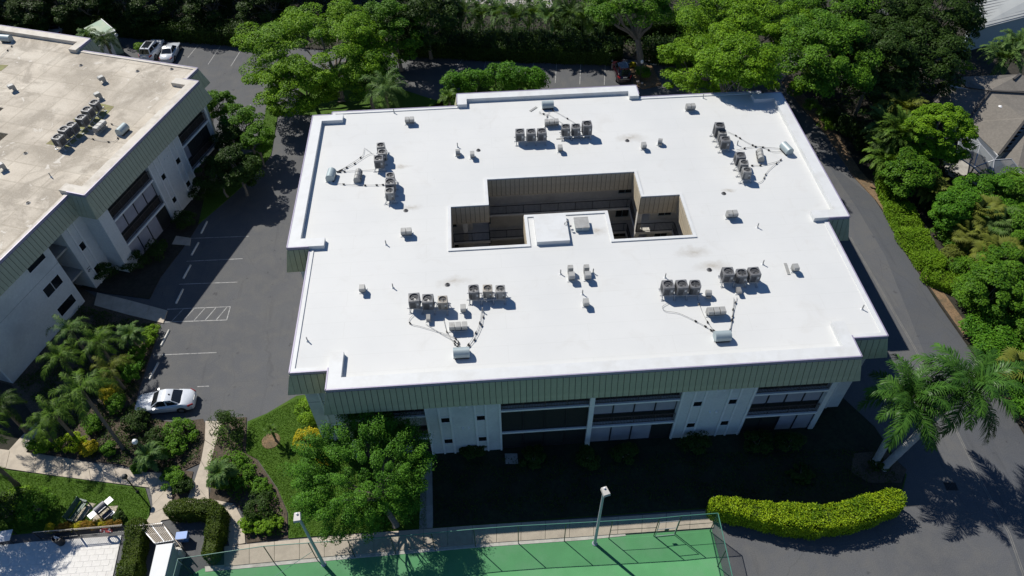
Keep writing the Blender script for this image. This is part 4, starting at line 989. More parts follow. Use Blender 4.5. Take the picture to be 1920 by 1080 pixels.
def floodlight(base, h, label, yaw):
    b = at(*base, .03); e = empty('court_floodlight', (b.x, b.y, .03), yaw, label, 'light pole', 'court light poles')
    MB().tube([(0, 0, 0), (0, 0, h)], .12, 10, .085).build('pole', M['pole'], e, smooth=True); MB().lathe([(.2, 0), (.2, .05), (.13, .1)], n=12).build('base_plate', M['pole'], e)
    hd = MB(Matrix.Translation((0, 0, h)) @ Matrix.Rotation(-.12, 4, 'X') @ Matrix.Translation((0, 0, -h))); hd.add([(-.24, -.48, h - .08), (.24, -.48, h - .08), (.22, .12, h - .04), (-.22, .12, h - .04), (-.22, -.45, h + .10), (.22, -.45, h + .10), (.18, .1, h + .17), (-.18, .1, h + .17)], [(3, 2, 1, 0), (4, 5, 6, 7), (0, 1, 5, 4), (1, 2, 6, 5), (2, 3, 7, 6), (3, 0, 4, 7)]); hd.build('lamp_head', M['lamp_head'], e)
    MB().lathe([(.07, h + .1), (.07, h + .26), (.03, h + .28)], n=8).build('photocell', M['white_metal'], e); MB().box(-.09, .09, -.08, .08, h - .02, h + .14).build('bracket', M['lamp_head'], e)
floodlight((1115, 1019), 8.5, 'grey floodlight pole on the court edge at the middle of the fence', .25)
floodlight((607, 1058), 8.1, 'grey floodlight pole on the court edge near the left end', .1)

# ------------------------------------------------------------------ cars
def car(loc, rz, paint, label, suv=False, L=4.8, wd=1.84):
    e = empty('parked_car', loc, rz, label, 'car')
    hh = .30 if suv else 0
    # stations along the length: x, half width at sill, half width at shoulder, shoulder height, deck height
    st = [(-L / 2, .60, .62, .62, .66), (-L / 2 + .10, .76, .79, .70, .78), (-L / 2 + .40, .84, .88, .78, .93 + hh * .5), (-L / 2 + .95, .87, .91, .83, 1.02 + hh * .6), (-L / 2 + 1.6, .88, .92, .86, .98 + hh * .4), (0, .88, .92, .86, .95 + hh * .4),
          (L / 2 - 1.75, .88, .92, .85, .95 + hh * .4), (L / 2 - 1.1, .87, .91, .80, .90 + hh * .35), (L / 2 - .5, .83, .86, .72, .80 + hh * .3), (L / 2 - .16, .72, .76, .62, .68 + hh * .2), (L / 2, .56, .58, .55, .58 + hh * .15)]
    k = wd / 1.84; b = MB(); n = 9
    for x, ws_, sh, zs, zd in st:
        ring = [(-ws_, .24), (-sh * 1.0, .45), (-sh, zs), (-sh * .86, zd), (0, zd + .035), (sh * .86, zd), (sh, zs), (sh * 1.0, .45), (ws_, .24)]
        b.v += [Vector((x, y * k, z + hh * .3)) for y, z in ring]
    for i in range(len(st) - 1):
        for j in range(n):
            j2 = (j + 1) % n; b.f.append((i * n + j, i * n + j2, (i + 1) * n + j2, (i + 1) * n + j)); b.mi.append(0)
    b.f.append(tuple(range(n))[::-1]); b.f.append(tuple(range((len(st) - 1) * n, len(st) * n))); b.mi += [0, 0]
    b.build('body', M[paint], e, smooth=True)
    # greenhouse
    zb = .93 + hh * .7; zt = 1.44 + hh
    xr0, xr1, xt0, xt1 = (-L / 2 + (.25 if suv else .85), L / 2 - 1.45, -L / 2 + (.65 if suv else 1.65), L / 2 - 2.15)
    B = [(xr0, .74), (xr1, .76)]; Tt = [(xt0, .58), (xt1, .58)]
    g = MB(); ys = (-1, -.5, 0, .5, 1)
    rows = []
    for (x0, h0), z in ((B[0], zb), (Tt[0], zt), ((xt0 + .5, .60), zt + .045), ((xt1 - .45, .60), zt + .045), (Tt[1], zt), (B[1], zb)):
        rows.append([(x0 + (0 if z > zb + .1 else .0), y * h0 * k, z + .03 * (1 - y * y)) for y in ys])
    for r_ in rows: g.v += [Vector(p) for p in r_]
    for i in range(len(rows) - 1):
        for j in range(4): g.f.append((i * 5 + j, i * 5 + j + 1, (i + 1) * 5 + j + 1, (i + 1) * 5 + j)); g.mi.append(0)
    for j in (0, 4): g.f.append(tuple(i * 5 + j for i in (range(6) if j == 0 else range(5, -1, -1)))); g.mi.append(0)
    g.build('roof', M[paint], e, smooth=True)
    def lerp(p, q, t): return tuple(p[i] + (q[i] - p[i]) * t for i in range(3))
    def pane(name, q, out, m='carglass', ins=.08):
        c = tuple(sum(p[i] for p in q) / len(q) for i in range(3)); q = [lerp(p, c, ins) for p in q]
        q2 = [(p[0] + out[0] * .014, p[1] + out[1] * .014, p[2] + out[2] * .014) for p in q]; nn = len(q)
        MB().add(q + q2, [tuple(range(nn, 2 * nn))] + [(i, (i + 1) % nn, (i + 1) % nn + nn, i + nn) for i in range(nn)]).build(name, M[m], e)
    def row(i): return rows[i][0], rows[i][2], rows[i][4]
    for nm, i, j, ox in (('rear_window', 0, 1, -1), ('windscreen', 5, 4, 1)):
        lo_, up_ = rows[i], rows[j]; G_l = []
        for t in (.07, .36, .64, .92): G_l.append([(lerp(p_, q_, t)[0] + ox * .02, lerp(p_, q_, t)[1] * .92, lerp(p_, q_, t)[2] + .022) for p_, q_ in zip(lo_, up_)])
        MB().add([q_ for r_ in G_l for q_ in r_], [(a_ * 5 + b_, a_ * 5 + b_ + 1, a_ * 5 + b_ + 6, a_ * 5 + b_ + 5) for a_ in range(3) for b_ in range(4)]).build(nm, M['carglass'], e, smooth=True)
    for s_, idx in ((-1, 0), (1, 4)):
        p0, p1, p2, p3 = rows[0][idx], rows[5][idx], rows[4][idx], rows[1][idx]; mid = .47
        f1 = [lerp(p0, p1, mid + .012), lerp(p0, p1, .97), lerp(p3, p2, .97), lerp(p3, p2, mid + .012)]; f2 = [lerp(p0, p1, .06), lerp(p0, p1, mid - .012), lerp(p3, p2, mid - .012), lerp(p3, p2, .05)]
        for q in (f1, f2): pane('side_window', q, (0, s_ * 1.2, .35), ins=.09)
        MB().cbox((xr1 - .35, s_ * .99 * k, zb + .06), (.14, .18, .12)).build('mirror', M[paint], e)
        MB().add([(L / 2 - .42, s_ * .84 * k, .66 + hh * .5), (L / 2 - .12, s_ * .60 * k, .62 + hh * .45), (L / 2 - .14, s_ * .60 * k, .72 + hh * .5), (L / 2 - .48, s_ * .80 * k, .80 + hh * .6), (L / 2 - .36, s_ * .90 * k, .64 + hh * .5), (L / 2 - .08, s_ * .66 * k, .60 + hh * .45), (L / 2 - .10, s_ * .66 * k, .70 + hh * .5), (L / 2 - .42, s_ * .86 * k, .78 + hh * .6)], [(3, 2, 1, 0), (4, 5, 6, 7), (0, 1, 5, 4), (1, 2, 6, 5), (2, 3, 7, 6), (3, 0, 4, 7)]).build('headlight', M['headlight'], e)
        MB().add([(-L / 2 + .36, s_ * .87 * k, .76 + hh * .7), (-L / 2 + .0, s_ * .62 * k, .68 + hh * .7), (-L / 2 + .02, s_ * .60 * k, .82 + hh * .8), (-L / 2 + .40, s_ * .82 * k, .90 + hh * .8), (-L / 2 + .36, s_ * .92 * k, .75 + hh * .7), (-L / 2 - .03, s_ * .66 * k, .66 + hh * .7), (-L / 2 - .01, s_ * .66 * k, .82 + hh * .8), (-L / 2 + .38, s_ * .88 * k, .90 + hh * .8)], [(3, 2, 1, 0), (4, 5, 6, 7), (0, 1, 5, 4), (1, 2, 6, 5), (2, 3, 7, 6), (3, 0, 4, 7)]).build('tail_light', M['taillight'], e)
        for x in (-L / 2 + 1.0, L / 2 - .95):
            rad = .33 + hh * .15; T = Matrix.Translation((x, s_ * (.84 * k), rad)) @ Matrix.Rotation(math.pi / 2, 4, 'X')
            wh = MB(T).lathe([(rad * .6, -.11), (rad, -.10), (rad, .10), (rad * .6, .11)], n=20).build('wheel', M['tyre'], e)
            MB(T).lathe([(rad * .62, -s_ * .118), (rad * .25, -s_ * .10), (.02, -s_ * .11)], n=12).build('rim', M['rim'], wh)
            MB(T).lathe([(rad * 1.16, -.09), (rad * 1.16, .088)], n=20).build('wheel_arch', M['black'], e)
    MB().box(-L / 2 - .015, -L / 2 + .02, -.26, .26, .66 + hh, .78 + hh).build('number_plate', M['plate'], e)
    MB().box(-.06, .06, -.03, .03, zt + .05, zt + .13).build('aerial', M['black'], e).location = (xt0 + .15 - 0, 0, 0)
    if suv: MB().box(xt0 + .25, xt1 - .2, -.46, .46, zt + .045, zt + .085).build('sunroof', M['carglass'], e)
    for s_ in (-1, 1): MB().box(-.25, -.07, s_ * .925 * k - .012, s_ * .925 * k + .012, .78 + hh * .6, .81 + hh * .6).box(-1.2, -1.02, s_ * .925 * k - .012, s_ * .925 * k + .012, .80 + hh * .6, .83 + hh * .6).build('door_handles', M[paint], e)
    return e
def heading(a, b, z=.0):
    p, q = at(*a, z), at(*b, z); return math.atan2(q.y - p.y, q.x - p.x)
a_, b_ = at(356, 762, .0), at(276, 774, .0)
c_ = (at(268, 764, 0) + at(362, 755, 0)) / 2
car((c_.x, c_.y, 0), heading((362, 755), (268, 764)), 'carwhite', 'white saloon car parked nose in to the palm bed')
p = at(289, 101, 0); car((p.x, p.y, 0), heading((278, 115), (304, 80)), 'carwhite', 'white sport utility with a dark sunroof beyond the tan roof', True, 4.85, 1.95)
p = at(322, 104, 0); car((p.x, p.y, 0), heading((316, 115), (328, 92)), 'carwhite', 'white saloon car glinting right of the white sport utility', False, 4.6)
p = at(1164, 140, 0); car((p.x, p.y, 0), math.pi / 2 + .03, 'carred', 'very dark maroon sport utility parked beside the tree island', True, 4.7, 1.9)
p = at(114, 58, 0); car((p.x, p.y, 0), heading((108, 70), (122, 48)), 'carsilver', 'silver blue car half hidden behind the tan roof, right one', False, 4.6)
p = at(38, 46, 0); car((p.x, p.y, 0), heading((32, 60), (46, 38)), 'carsilver', 'pale car mostly hidden behind the tan roof, left one', False, 4.6)

p = at(1783, 912, 0); sd = empty('storm_drain', (p.x, p.y, .004), -.1, 'small dark storm drain grate at the corner of the roof shadow', 'drain grate')
MB().box(-.45, .45, -.32, .32, .0, .012).build('pit', M['black'], sd); gb = MB()
for k in range(8): gb.box(-.44 + .115 * k, -.40 + .115 * k, -.31, .31, .012, .03)
gb.build('grate', M['post'], sd)

# ------------------------------------------------------------------ houses, shed, pool corner
def roof_plane(pts, th, m, name, parent, T):
    P = [Vector(p) for p in pts]; n = (P[1] - P[0]).cross(P[2] - P[0]).normalized()
    if n.z < 0: n = -n
    k = len(P); MB(T).add(P + [p - n * th for p in P], [tuple(range(k)), tuple(range(k, 2 * k))[::-1]] + [(i, (i + 1) % k, (i + 1) % k + k, i + k) for i in range(k)]).build(name, M[m], parent)
h0 = at(1880, 220, 0); house = empty('house', (h0.x, h0.y, 0), 0, 'house with a grey brown shingled roof among trees at the right edge', 'house'); HT = Matrix.Translation((-h0.x, -h0.y, 0))
R1, R2 = at(1856, 171, 5.0), at(1990, 178, 5.0); E1, E2 = at(1811, 231, 3.0), at(1872, 291, 3.0); E0 = at(1748, 190, 3.0); E4 = at(1960, 180, 3.9)
E3 = at(1925, 222, 5.0)
roof_plane([R1, E1, E2, E3, R2], .18, 'house_roof', 'roof_slope', house, HT)
roof_plane([R1, at(1770, 163, 4.6), E0, E1], .18, 'house_roof', 'roof_slope', house, HT)
roof_plane([at(1800, 144, 5.2), at(1913, 139, 5.6), at(1990, 172, 4.9), R1 + Vector((0, .1, .05)), at(1812, 163, 4.7)], .18, 'house_roof', 'roof_slope', house, HT)
roof_plane([E2 + Vector((.3, -.1, -.4)), at(1905, 330, 2.6), at(2020, 300, 2.6), E3 + Vector((.6, 0, -.5))], .15, 'house_roof', 'roof_slope', house, HT)
for a, b in ((R1, E1), (E2, E3), (at(1913, 139, 5.6), at(1900, 149, 5.5)), (R1, R2)): MB(HT).beam(a + Vector((0, 0, .05)), b + Vector((0, 0, .05)), .24, .12).build('ridge_cap', M['ridge'], house)
g1, g2 = at(1820, 222, 2.9), at(1873, 292, 2.9); MB(HT).beam(g1 + Vector((-.15, -.1, 0)), g2 + Vector((-.15, -.1, 0)), .16, .14).build('gutter', M['white_metal'], house)
MB(HT).lathe([(.16, 0), (.16, .35), (.24, .38), (.05, .5)], tuple(at(1873, 205, 4.2)), 10).build('roof_vent', M['white_metal'], house)
for k in range(9):
    a, b = at(1876 + 5.5 * k, 284 - 7.2 * k, 3.0), at(1907 + 5 * k, 283 - 7 * k, 3.0); MB(HT).beam(a, b, .12, .16).build('rafter', M['ridge'], house)
w1, w2, w3, w4 = (Vector((q.x, q.y)) for q in (E1, E2, at(2040, 210, 3.0), at(1770, 150, 3.0)))
cc = (w1 + w2 + w3 + w4) / 4
MB(HT).prism([tuple(q + (cc - q) * .10) for q in (w1, w2, w3, w4)], 0, 2.85).build('wall', M['stucco'], house)
# pool enclosure: frame bars with screen between
pe = empty('pool_enclosure', (h0.x - 6, h0.y - 8, 0), 0, 'grey screened pool enclosure with pale frame bars beside the house', 'pool enclosure'); PT = Matrix.Translation((-h0.x + 6, -h0.y + 8, 0))
zq = 2.8
q = {k: at(*v, z) for k, (v, z) in {'a': ((1772, 206), 2.6), 'b': ((1812, 233), 2.9), 'c': ((1838, 270), 3.4), 'd': ((1864, 300), 3.4), 'e': ((1793, 292), 2.6), 'f': ((1826, 314), 2.6), 'g': ((1858, 345), 2.6), 'h': ((1896, 298), 3.2), 'i': ((1915, 322), 2.6), 'j': ((1872, 291), 2.9), 'k': ((1800, 252), 2.7), 'l': ((1846, 312), 2.9)}.items()}
for f in ('abk', 'bck', 'kce', 'cdf', 'cfe', 'dgf', 'dhig', 'bjdc'): MB(PT).add([q[c] for c in f], [tuple(range(len(f)))]).build('screen_panel', M['screen'], pe)
for s_ in ('ab', 'bc', 'cd', 'dh', 'hi', 'ke', 'kc', 'ce', 'cf', 'ef', 'fd', 'fg', 'dg', 'gi', 'bk', 'bj', 'jd'): MB(PT).beam(q[s_[0]], q[s_[1]], .09, .09).build('frame_bar', M['galv'], pe)
for c in 'aefgi': MB(PT).beam((q[c].x, q[c].y, 0), q[c], .1).build('post', M['galv'], pe)
MB(PT).prism([(q[c].x, q[c].y) for c in 'aefgib'], .05, .14).build('pool_terrace', M['concrete_grey'], pe)

m0 = at(1890, 20, 3.6); mh = empty('house', (m0.x, m0.y, 0), 0, 'house with a pale ribbed metal roof in the top right corner', 'house'); MT = Matrix.Translation((-m0.x, -m0.y, 0))
A, B_, C_, D_ = at(1814, 60, 3.4), at(1842, -30, 5.2), at(2040, -60, 5.2), at(1990, 14, 3.4)
roof_plane([A, B_, C_, D_], .15, 'metal_roof', 'roof_panel', mh, MT)
for k in range(15):
    t = (k + .5) / 15; MB(MT).beam(A.lerp(B_, t) + Vector((0, 0, .03)), D_.lerp(C_, t) + Vector((0, 0, .03)), .07, .09).build('roof_rib', M['soffit'], mh)
MB(MT).prism([(p.x + (m0.x - p.x) * .12, p.y + (m0.y - p.y) * .12) for p in (A, B_, C_, D_)], 0, 3.1).build('wall', M['teal_wall'], mh)

s0 = at(190, 70, 0); sh = empty('utility_shed', (s0.x, s0.y, 0), 0, 'small shed with a pale green roof behind a palm beyond the tan roofed building', 'shed'); ST = Matrix.Translation((-s0.x, -s0.y, 0))
q1, q2, q3, q4 = at(157, 53, 3.4), at(190, 36, 3.6), at(216, 58, 3.2), at(181, 71, 3.0)
roof_plane([q1, q2, q3, q4], .14, 'green_roof', 'roof', sh, ST)
cs = (q1 + q2 + q3 + q4) / 4
MB(ST).prism([(p.x + (cs.x - p.x) * .03, p.y + (cs.y - p.y) * .03) for p in (q1, q2, q3, q4)], 0, 2.95).build('wall', M['green_roof'], sh)
MB(ST).beam(q2 + Vector((0, 0, .03)), q3 + Vector((0, 0, .03)), .1).beam(q3 + Vector((0, 0, .03)), q4 + Vector((0, 0, .03)), .1).build('trim_board', M['trim'], sh)
MB(ST).prism([(p.x + (cs.x - p.x) * .35, p.y + (cs.y - p.y) * .35 - 1.06) for p in (q4, q3)] + [(p.x + (cs.x - p.x) * .35, p.y + (cs.y - p.y) * .35 - 1.0) for p in (q3, q4)], .1, 2.1).build('door', M['trim'], sh)

# pool corner
def stuff_box(name, px, py, size, m, label, cat, rz=0.0, z=.09):
    p = at(px, py, z); o = MB().box(-size[0] / 2, size[0] / 2, -size[1] / 2, size[1] / 2, 0, size[2]).build(name, M[m], None); o.location = (p.x, p.y, z); o.rotation_euler = (0, 0, rz); return tag(o, label, cat)
p = at(148, 962, .1); be = empty('park_bench', (p.x, p.y, .1), heading((137, 975), (158, 945), .1) - math.pi / 2 + math.pi / 2, 'dark green slatted bench on a slab on the picnic lawn', 'bench')
for k in range(3): MB().box(-.78, .78, -.36 + k * .16, -.24 + k * .16, .42, .45).build('seat_slat', M['bench_green'], be)
for k in range(4): MB().add([(-.78, .16 + .03 * k, .52 + k * .11), (.78, .16 + .03 * k, .52 + k * .11), (.78, .19 + .03 * k, .61 + k * .11), (-.78, .19 + .03 * k, .61 + k * .11), (-.78, .19 + .03 * k, .51 + k * .11), (.78, .19 + .03 * k, .51 + k * .11), (.78, .22 + .03 * k, .60 + k * .11), (-.78, .22 + .03 * k, .60 + k * .11)], [(0, 1, 2, 3), (7, 6, 5, 4), (0, 4, 5, 1), (1, 5, 6, 2), (2, 6, 7, 3), (3, 7, 4, 0)]).build('back_slat', M['bench_green'], be)
for s_ in (-.8, .8):
    MB().beam((s_, -.36, 0), (s_, -.36, .64), .07).beam((s_, .14, 0), (s_, .30, .98), .07).beam((s_, -.42, .64), (s_, .22, .66), .08, .05).beam((s_, -.36, .40), (s_, .16, .40), .06).build('bench_end', M['bench_green'], be)
p = at(198, 962, .1); gr = empty('barbecue_grill', (p.x, p.y, .1), heading((184, 970), (212, 946), .1), 'grey barbecue grill with white side shelves on a slab on the picnic lawn', 'grill')
MB().box(-.42, .42, -.28, .28, .72, .98).build('fire_box', M['grill'], gr); lid = MB(); prof_x(lid, [(-.28, .98), (.28, .98)] + [(.28 * math.cos(a), .98 + .24 * math.sin(a)) for a in np.linspace(.35, math.pi - .35, 7)], -.42, .42); lid.build('lid', M['grill'], gr)
for s_ in (-1, 1): MB().box(min(s_ * .44, s_ * .95), max(s_ * .44, s_ * .95), -.24, .24, .88, .92).build('side_shelf', M['white_metal'], gr)
for x in (-.4, .4):
    for y in (-.24, .24): MB().box(x - .03, x + .03, y - .03, y + .03, 0, .72).build('leg', M['post'], gr)
MB().tube([(-.3, -.34, 1.05), (.3, -.34, 1.05)], .02, 6).build('handle', M['galv'], gr); MB().box(-.35, .35, -.75, -.35, .5, .54).build('front_shelf', M['grill'], gr); MB().box(.1, .45, -.85, -.5, .0, .45).build('gas_bottle', M['white_metal'], gr)
p = at(116, 1018, .09); tc = empty('litter_bin', (p.x, p.y, .09), 0, 'round black litter bin with pale bags on the shaded pool deck', 'bin')
MB().lathe([(.26, 0), (.31, .8), (.33, .82), (.33, .9), (.27, .9), (.25, .7)], n=16).build('drum', M['post'], tc)
for k in range(4): MB().cbox((-.12 + .08 * k, .05 - .05 * (k % 2), .9), (.07, .2, .06), .5 + k * .3).build('litter', M['white_metal'], tc)
p = at(19, 1012, .09); tb = empty('side_table', (p.x, p.y, .09), .1, 'white square table top in the dark corner by the pool deck', 'table')
MB().box(-.42, .42, -.42, .42, .68, .72).build('table_top', M['white_metal'], tb)
for x in (-.36, .36):
    for y in (-.36, .36): MB().box(x - .025, x + .025, y - .025, y + .025, 0, .68).build('leg', M['post'], tb)
# pool fence
def picket(pts, z0, h, label, m='post', sp=.13, top='rail_black'):
    P = [Vector(flat(x, y, z0)) for x, y in pts]; e = empty('picket_fence', (P[0].x, P[0].y, z0), 0, label, 'fence', 'dark picket fences round the pool'); T = Matrix.Translation((-P[0].x, -P[0].y, 0))
    for a, b in zip(P, P[1:]):
        d = b - a; n_ = max(1, int(d.length / sp))
        for z in (h, h - .16, .14): MB(T).beam((a.x, a.y, z0 + z), (b.x, b.y, z0 + z), .04, .03).build('rail', M[top if z == h else m], e)
        pk = MB(T)
        for k in range(n_): q = a + d * ((k + .5) / n_); pk.box(q.x - .011, q.x + .011, q.y - .011, q.y + .011, z0 + .05, z0 + h)
        tag(pk.build('pickets', M[m], e), kind='stuff')
    for a in P: MB(T).box(a.x - .03, a.x + .03, a.y - .03, a.y + .03, z0, z0 + h + .06).build('post', M[m], e)
    return P
PF = picket([(78, 1012), (150, 1006), (242, 998)], .06, 1.25, 'long dark picket fence between the orange shrubs and the pool deck', top='concrete')
PG = picket([(262, 1000), (318, 997)], .06, 1.3, 'short run of dark pickets across the path end', top='concrete')
PH = picket([(318, 997), (352, 1040)], .06, 1.3, 'short dark picket run beside the pump house', top='concrete')
pf = PF[1].lerp(PF[2], .62); lr = empty('life_ring', (pf.x, pf.y - .05, .75), 0, 'faded red life ring hanging on the pool fence', 'life ring')
ring = MB(Matrix.Rotation(math.pi / 2 + .2, 4, 'X')); ring.tube([(math.cos(t) * .36, math.sin(t) * .36, 0) for t in np.linspace(0, 2 * math.pi, 25)], .075, 8, cap=False); ring.build('ring', M['red'], lr)
for k in range(4):
    b_ = MB(Matrix.Rotation(math.pi / 2 + .2, 4, 'X')); t0 = k * math.pi / 2 + .5; b_.tube([(math.cos(t) * .36, math.sin(t) * .36, 0) for t in np.linspace(t0, t0 + .35, 5)], .08, 8); b_.build('band', M['white_metal'], lr)
# flat slatted gate lying over the path end
gp = [at(x, y, 1.25) for x, y in ((262, 986), (303, 980), (325, 1012), (290, 1018))]; ge = empty('slatted_trellis', tuple(gp[0]), 0, 'flat slatted trellis of pale bars beside the white topped pump house', 'trellis'); gT = Matrix.Translation(-gp[0])
for k in range(13): MB(gT).beam(gp[0].lerp(gp[1], k / 12), gp[3].lerp(gp[2], k / 12), .05, .05).build('slat', M['concrete'] if k % 6 else M['white_metal'], ge)
for a, b in ((0, 1), (3, 2), (0, 3), (1, 2)): MB(gT).beam(gp[a] - Vector((0, 0, .06)), gp[b] - Vector((0, 0, .06)), .07, .06).build('frame_bar', M['white_metal'] if a != 1 else M['rail_black'], ge)
MB(gT).beam(gp[0].lerp(gp[3], .5) - Vector((0, 0, .06)), gp[1].lerp(gp[2], .5) - Vector((0, 0, .06)), .05).build('frame_bar', M['rail_black'], ge)
for p in gp: MB(gT).beam((p.x, p.y, .05), (p.x, p.y, 1.25), .06).build('post', M['white_metal'], ge)
# pump house and filters
zr = 2.3; c4 = [at(293, 1022, zr), at(324, 1018, zr), at(308, 1084, zr), at(278, 1088, zr)]; pc = sum(c4, Vector()) / 4
ph = empty('pump_house', (pc.x, pc.y, .05), 0, 'small pump house with a flat white roof beside the pool hedge', 'pump house'); pT = Matrix.Translation((-pc.x, -pc.y, 0))
MB(pT).prism([(p.x, p.y) for p in c4], 2.16 - .05, 2.3 - .05).build('roof', M['parapet'], ph); MB(pT).prism([(p.x + (pc.x - p.x) * .1, p.y + (pc.y - p.y) * .07) for p in c4], -.02, 2.105).build('wall', M['teal_wall'], ph)
MB(pT).prism([(c4[1].x - .02, c4[1].y - .01), (c4[2].x - .02, c4[2].y - .01), (c4[2].x + .04, c4[2].y), (c4[1].x + .04, c4[1].y)], 2.0, 2.12).build('fascia_board', M['hood'], ph)
for k, (px, py) in enumerate(((341, 1042), (331, 1062))):
    p = at(px, py, .06); t_ = empty('filter_tank', (p.x, p.y, .06), 0, ('farther' if k == 0 else 'nearer') + ' cream filter tank behind the pump house', 'filter tank')
    MB().lathe([(.30, 0), (.31, .8), (.28, .92), (.16, 1.02), (.02, 1.04)], n=18).build('tank', M['cream'], t_, smooth=True); MB().lathe([(.10, 1.0), (.10, 1.12), (.02, 1.13)], n=10).build('valve', M['post'], t_)
    MB().tube([(.1, 0, 1.06), (.35, .05, 1.0), (.42, .05, .1)], .035, 6).build('pipe', M['white_metal'], t_)
p = at(329, 1032, .06); pm_ = empty('pool_pump', (p.x, p.y, .06), .6, 'small grey pool pump with pipes next to the filter tanks', 'pump')
MB(Matrix.Rotation(math.pi / 2, 4, 'Y')).lathe([(.1, -.25), (.13, -.2), (.13, .2), (.09, .28)], (-.2, 0, 0), 12).build('motor', M['unit'], pm_); MB().lathe([(.14, 0), (.14, .35), (.1, .4)], (.35, 0, 0), 12).build('strainer_pot', M['post'], pm_); MB().tube([(.35, 0, .4), (.35, .3, .5), (-.2, .35, .5)], .035, 6).build('pipe', M['white_metal'], pm_)
p = at(347, 1012, .06); bb = empty('blue_bin', (p.x, p.y, .06), .05, 'bright blue lidded bin in the shade of the clipped hedge', 'bin')
MB().add([(-.3, -.2, 0), (.3, -.2, 0), (.3, .2, 0), (-.3, .2, 0), (-.36, -.25, .72), (.36, -.25, .72), (.36, .25, .72), (-.36, .25, .72)], [(3, 2, 1, 0), (0, 1, 5, 4), (1, 2, 6, 5), (2, 3, 7, 6), (3, 0, 4, 7), (4, 5, 6, 7)]).build('bin_body', M['blue'], bb); MB().box(-.4, .4, -.28, .28, .72, .80).build('lid', M['blue'], bb); MB().tube([(-.25, -.3, .76), (.25, -.3, .76)], .02, 6).build('handle', M['post'], bb)
for k, (px, py, s_) in enumerate([(1196, 154, .5), (1204, 157, .4)]):
    p = at(px, py, .1); V_ = NP.normal(size=(60, 3)); V_ /= np.linalg.norm(V_, axis=1)[:, None]
    rk_ = MB().lathe([(.12, 0), (.5, .12), (.55, .3), (.35, .5), (.05, .55)], n=7).build('boulder', M['stone'], None); rk_.location = (p.x, p.y, .1); rk_.scale = (s_, s_ * .8, s_ * .9); rk_.rotation_euler = (0, 0, k * 1.3)
    tag(rk_, ('larger' if k == 0 else 'smaller') + ' pale boulder on the tree island', 'boulder')
p = at(508, 826, .1); dk = MB().lathe([(.75, .0), (.72, .03), (.05, .05)], n=18).build('mulch_ring', M['straw'], None); dk.location = (p.x, p.y, .082); tag(dk, kind='structure')

# ------------------------------------------------------------------ plants
def leaf_quads(C, N, ln, wd, rng):
    """one rhombus leaf per centre C with normal N"""
    n = len(C); r_ = rng.normal(size=(n, 3)); t1 = np.cross(N, r_); t1 /= np.linalg.norm(t1, axis=1)[:, None] + 1e-9; t2 = np.cross(N, t1)
    a = (ln * rng.uniform(.7, 1.3, n))[:, None]; b = (wd * rng.uniform(.7, 1.3, n))[:, None]
    V_ = np.stack([C - t1 * a * .5, C + t2 * b * .5 + N * b * .12, C + t1 * a * .5, C - t2 * b * .5 + N * b * .12], 1).reshape(-1, 3)
    F_ = np.arange(n * 4).reshape(n, 4); return V_, F_

def crown_mesh(name, r, m, clumps, per, leaf, cr, seed, low=-.25, flatc=.6, hollow=.55, irregular=.18):
    rng = np.random.default_rng(seed); rx, ry, rz = r
    lob = rng.normal(size=(7, 3)); lob /= np.linalg.norm(lob, axis=1)[:, None]; amp = rng.uniform(-irregular, irregular * 1.2, 7)
    D = rng.normal(size=(clumps * 3, 3)); D /= np.linalg.norm(D, axis=1)[:, None]; D = D[D[:, 2] > low][:clumps]; n = len(D)
    f = rng.uniform(hollow, 1.0, n) ** .7 * (1 + (np.maximum(0, D @ lob.T) ** 3 * amp).sum(1))
    C = D * f[:, None] * np.array([rx, ry, rz]) * .92
    cs = cr * rng.uniform(.6, 1.25, n)
    k = np.repeat(np.arange(n), per); P = rng.normal(size=(n * per, 3)); P /= np.linalg.norm(P, axis=1)[:, None]
    if flatc < .85: P[:, 2] = np.where(P[:, 2] < -.2, -P[:, 2] * .6, P[:, 2])
    rad = rng.uniform(.55, 1.0, n * per) ** .5
    pos = C[k] + P * (rad * cs[k])[:, None] * np.array([1, 1, flatc])
    if flatc >= .85: pos = pos + (D[k] * np.array([1, 1, .8]) + np.array([0, 0, .35])) * (rng.uniform(-.9, 1.3, n * per) * cs[k])[:, None]
    N = P * .55 + D[k] * .2 + np.array([0, 0, .7]) + rng.normal(size=P.shape) * .38; N /= np.linalg.norm(N, axis=1)[:, None]
    V_, F_ = leaf_quads(pos, N, leaf, leaf * .62, rng)
    return fast_mesh(name, V_, F_, M[m]), C

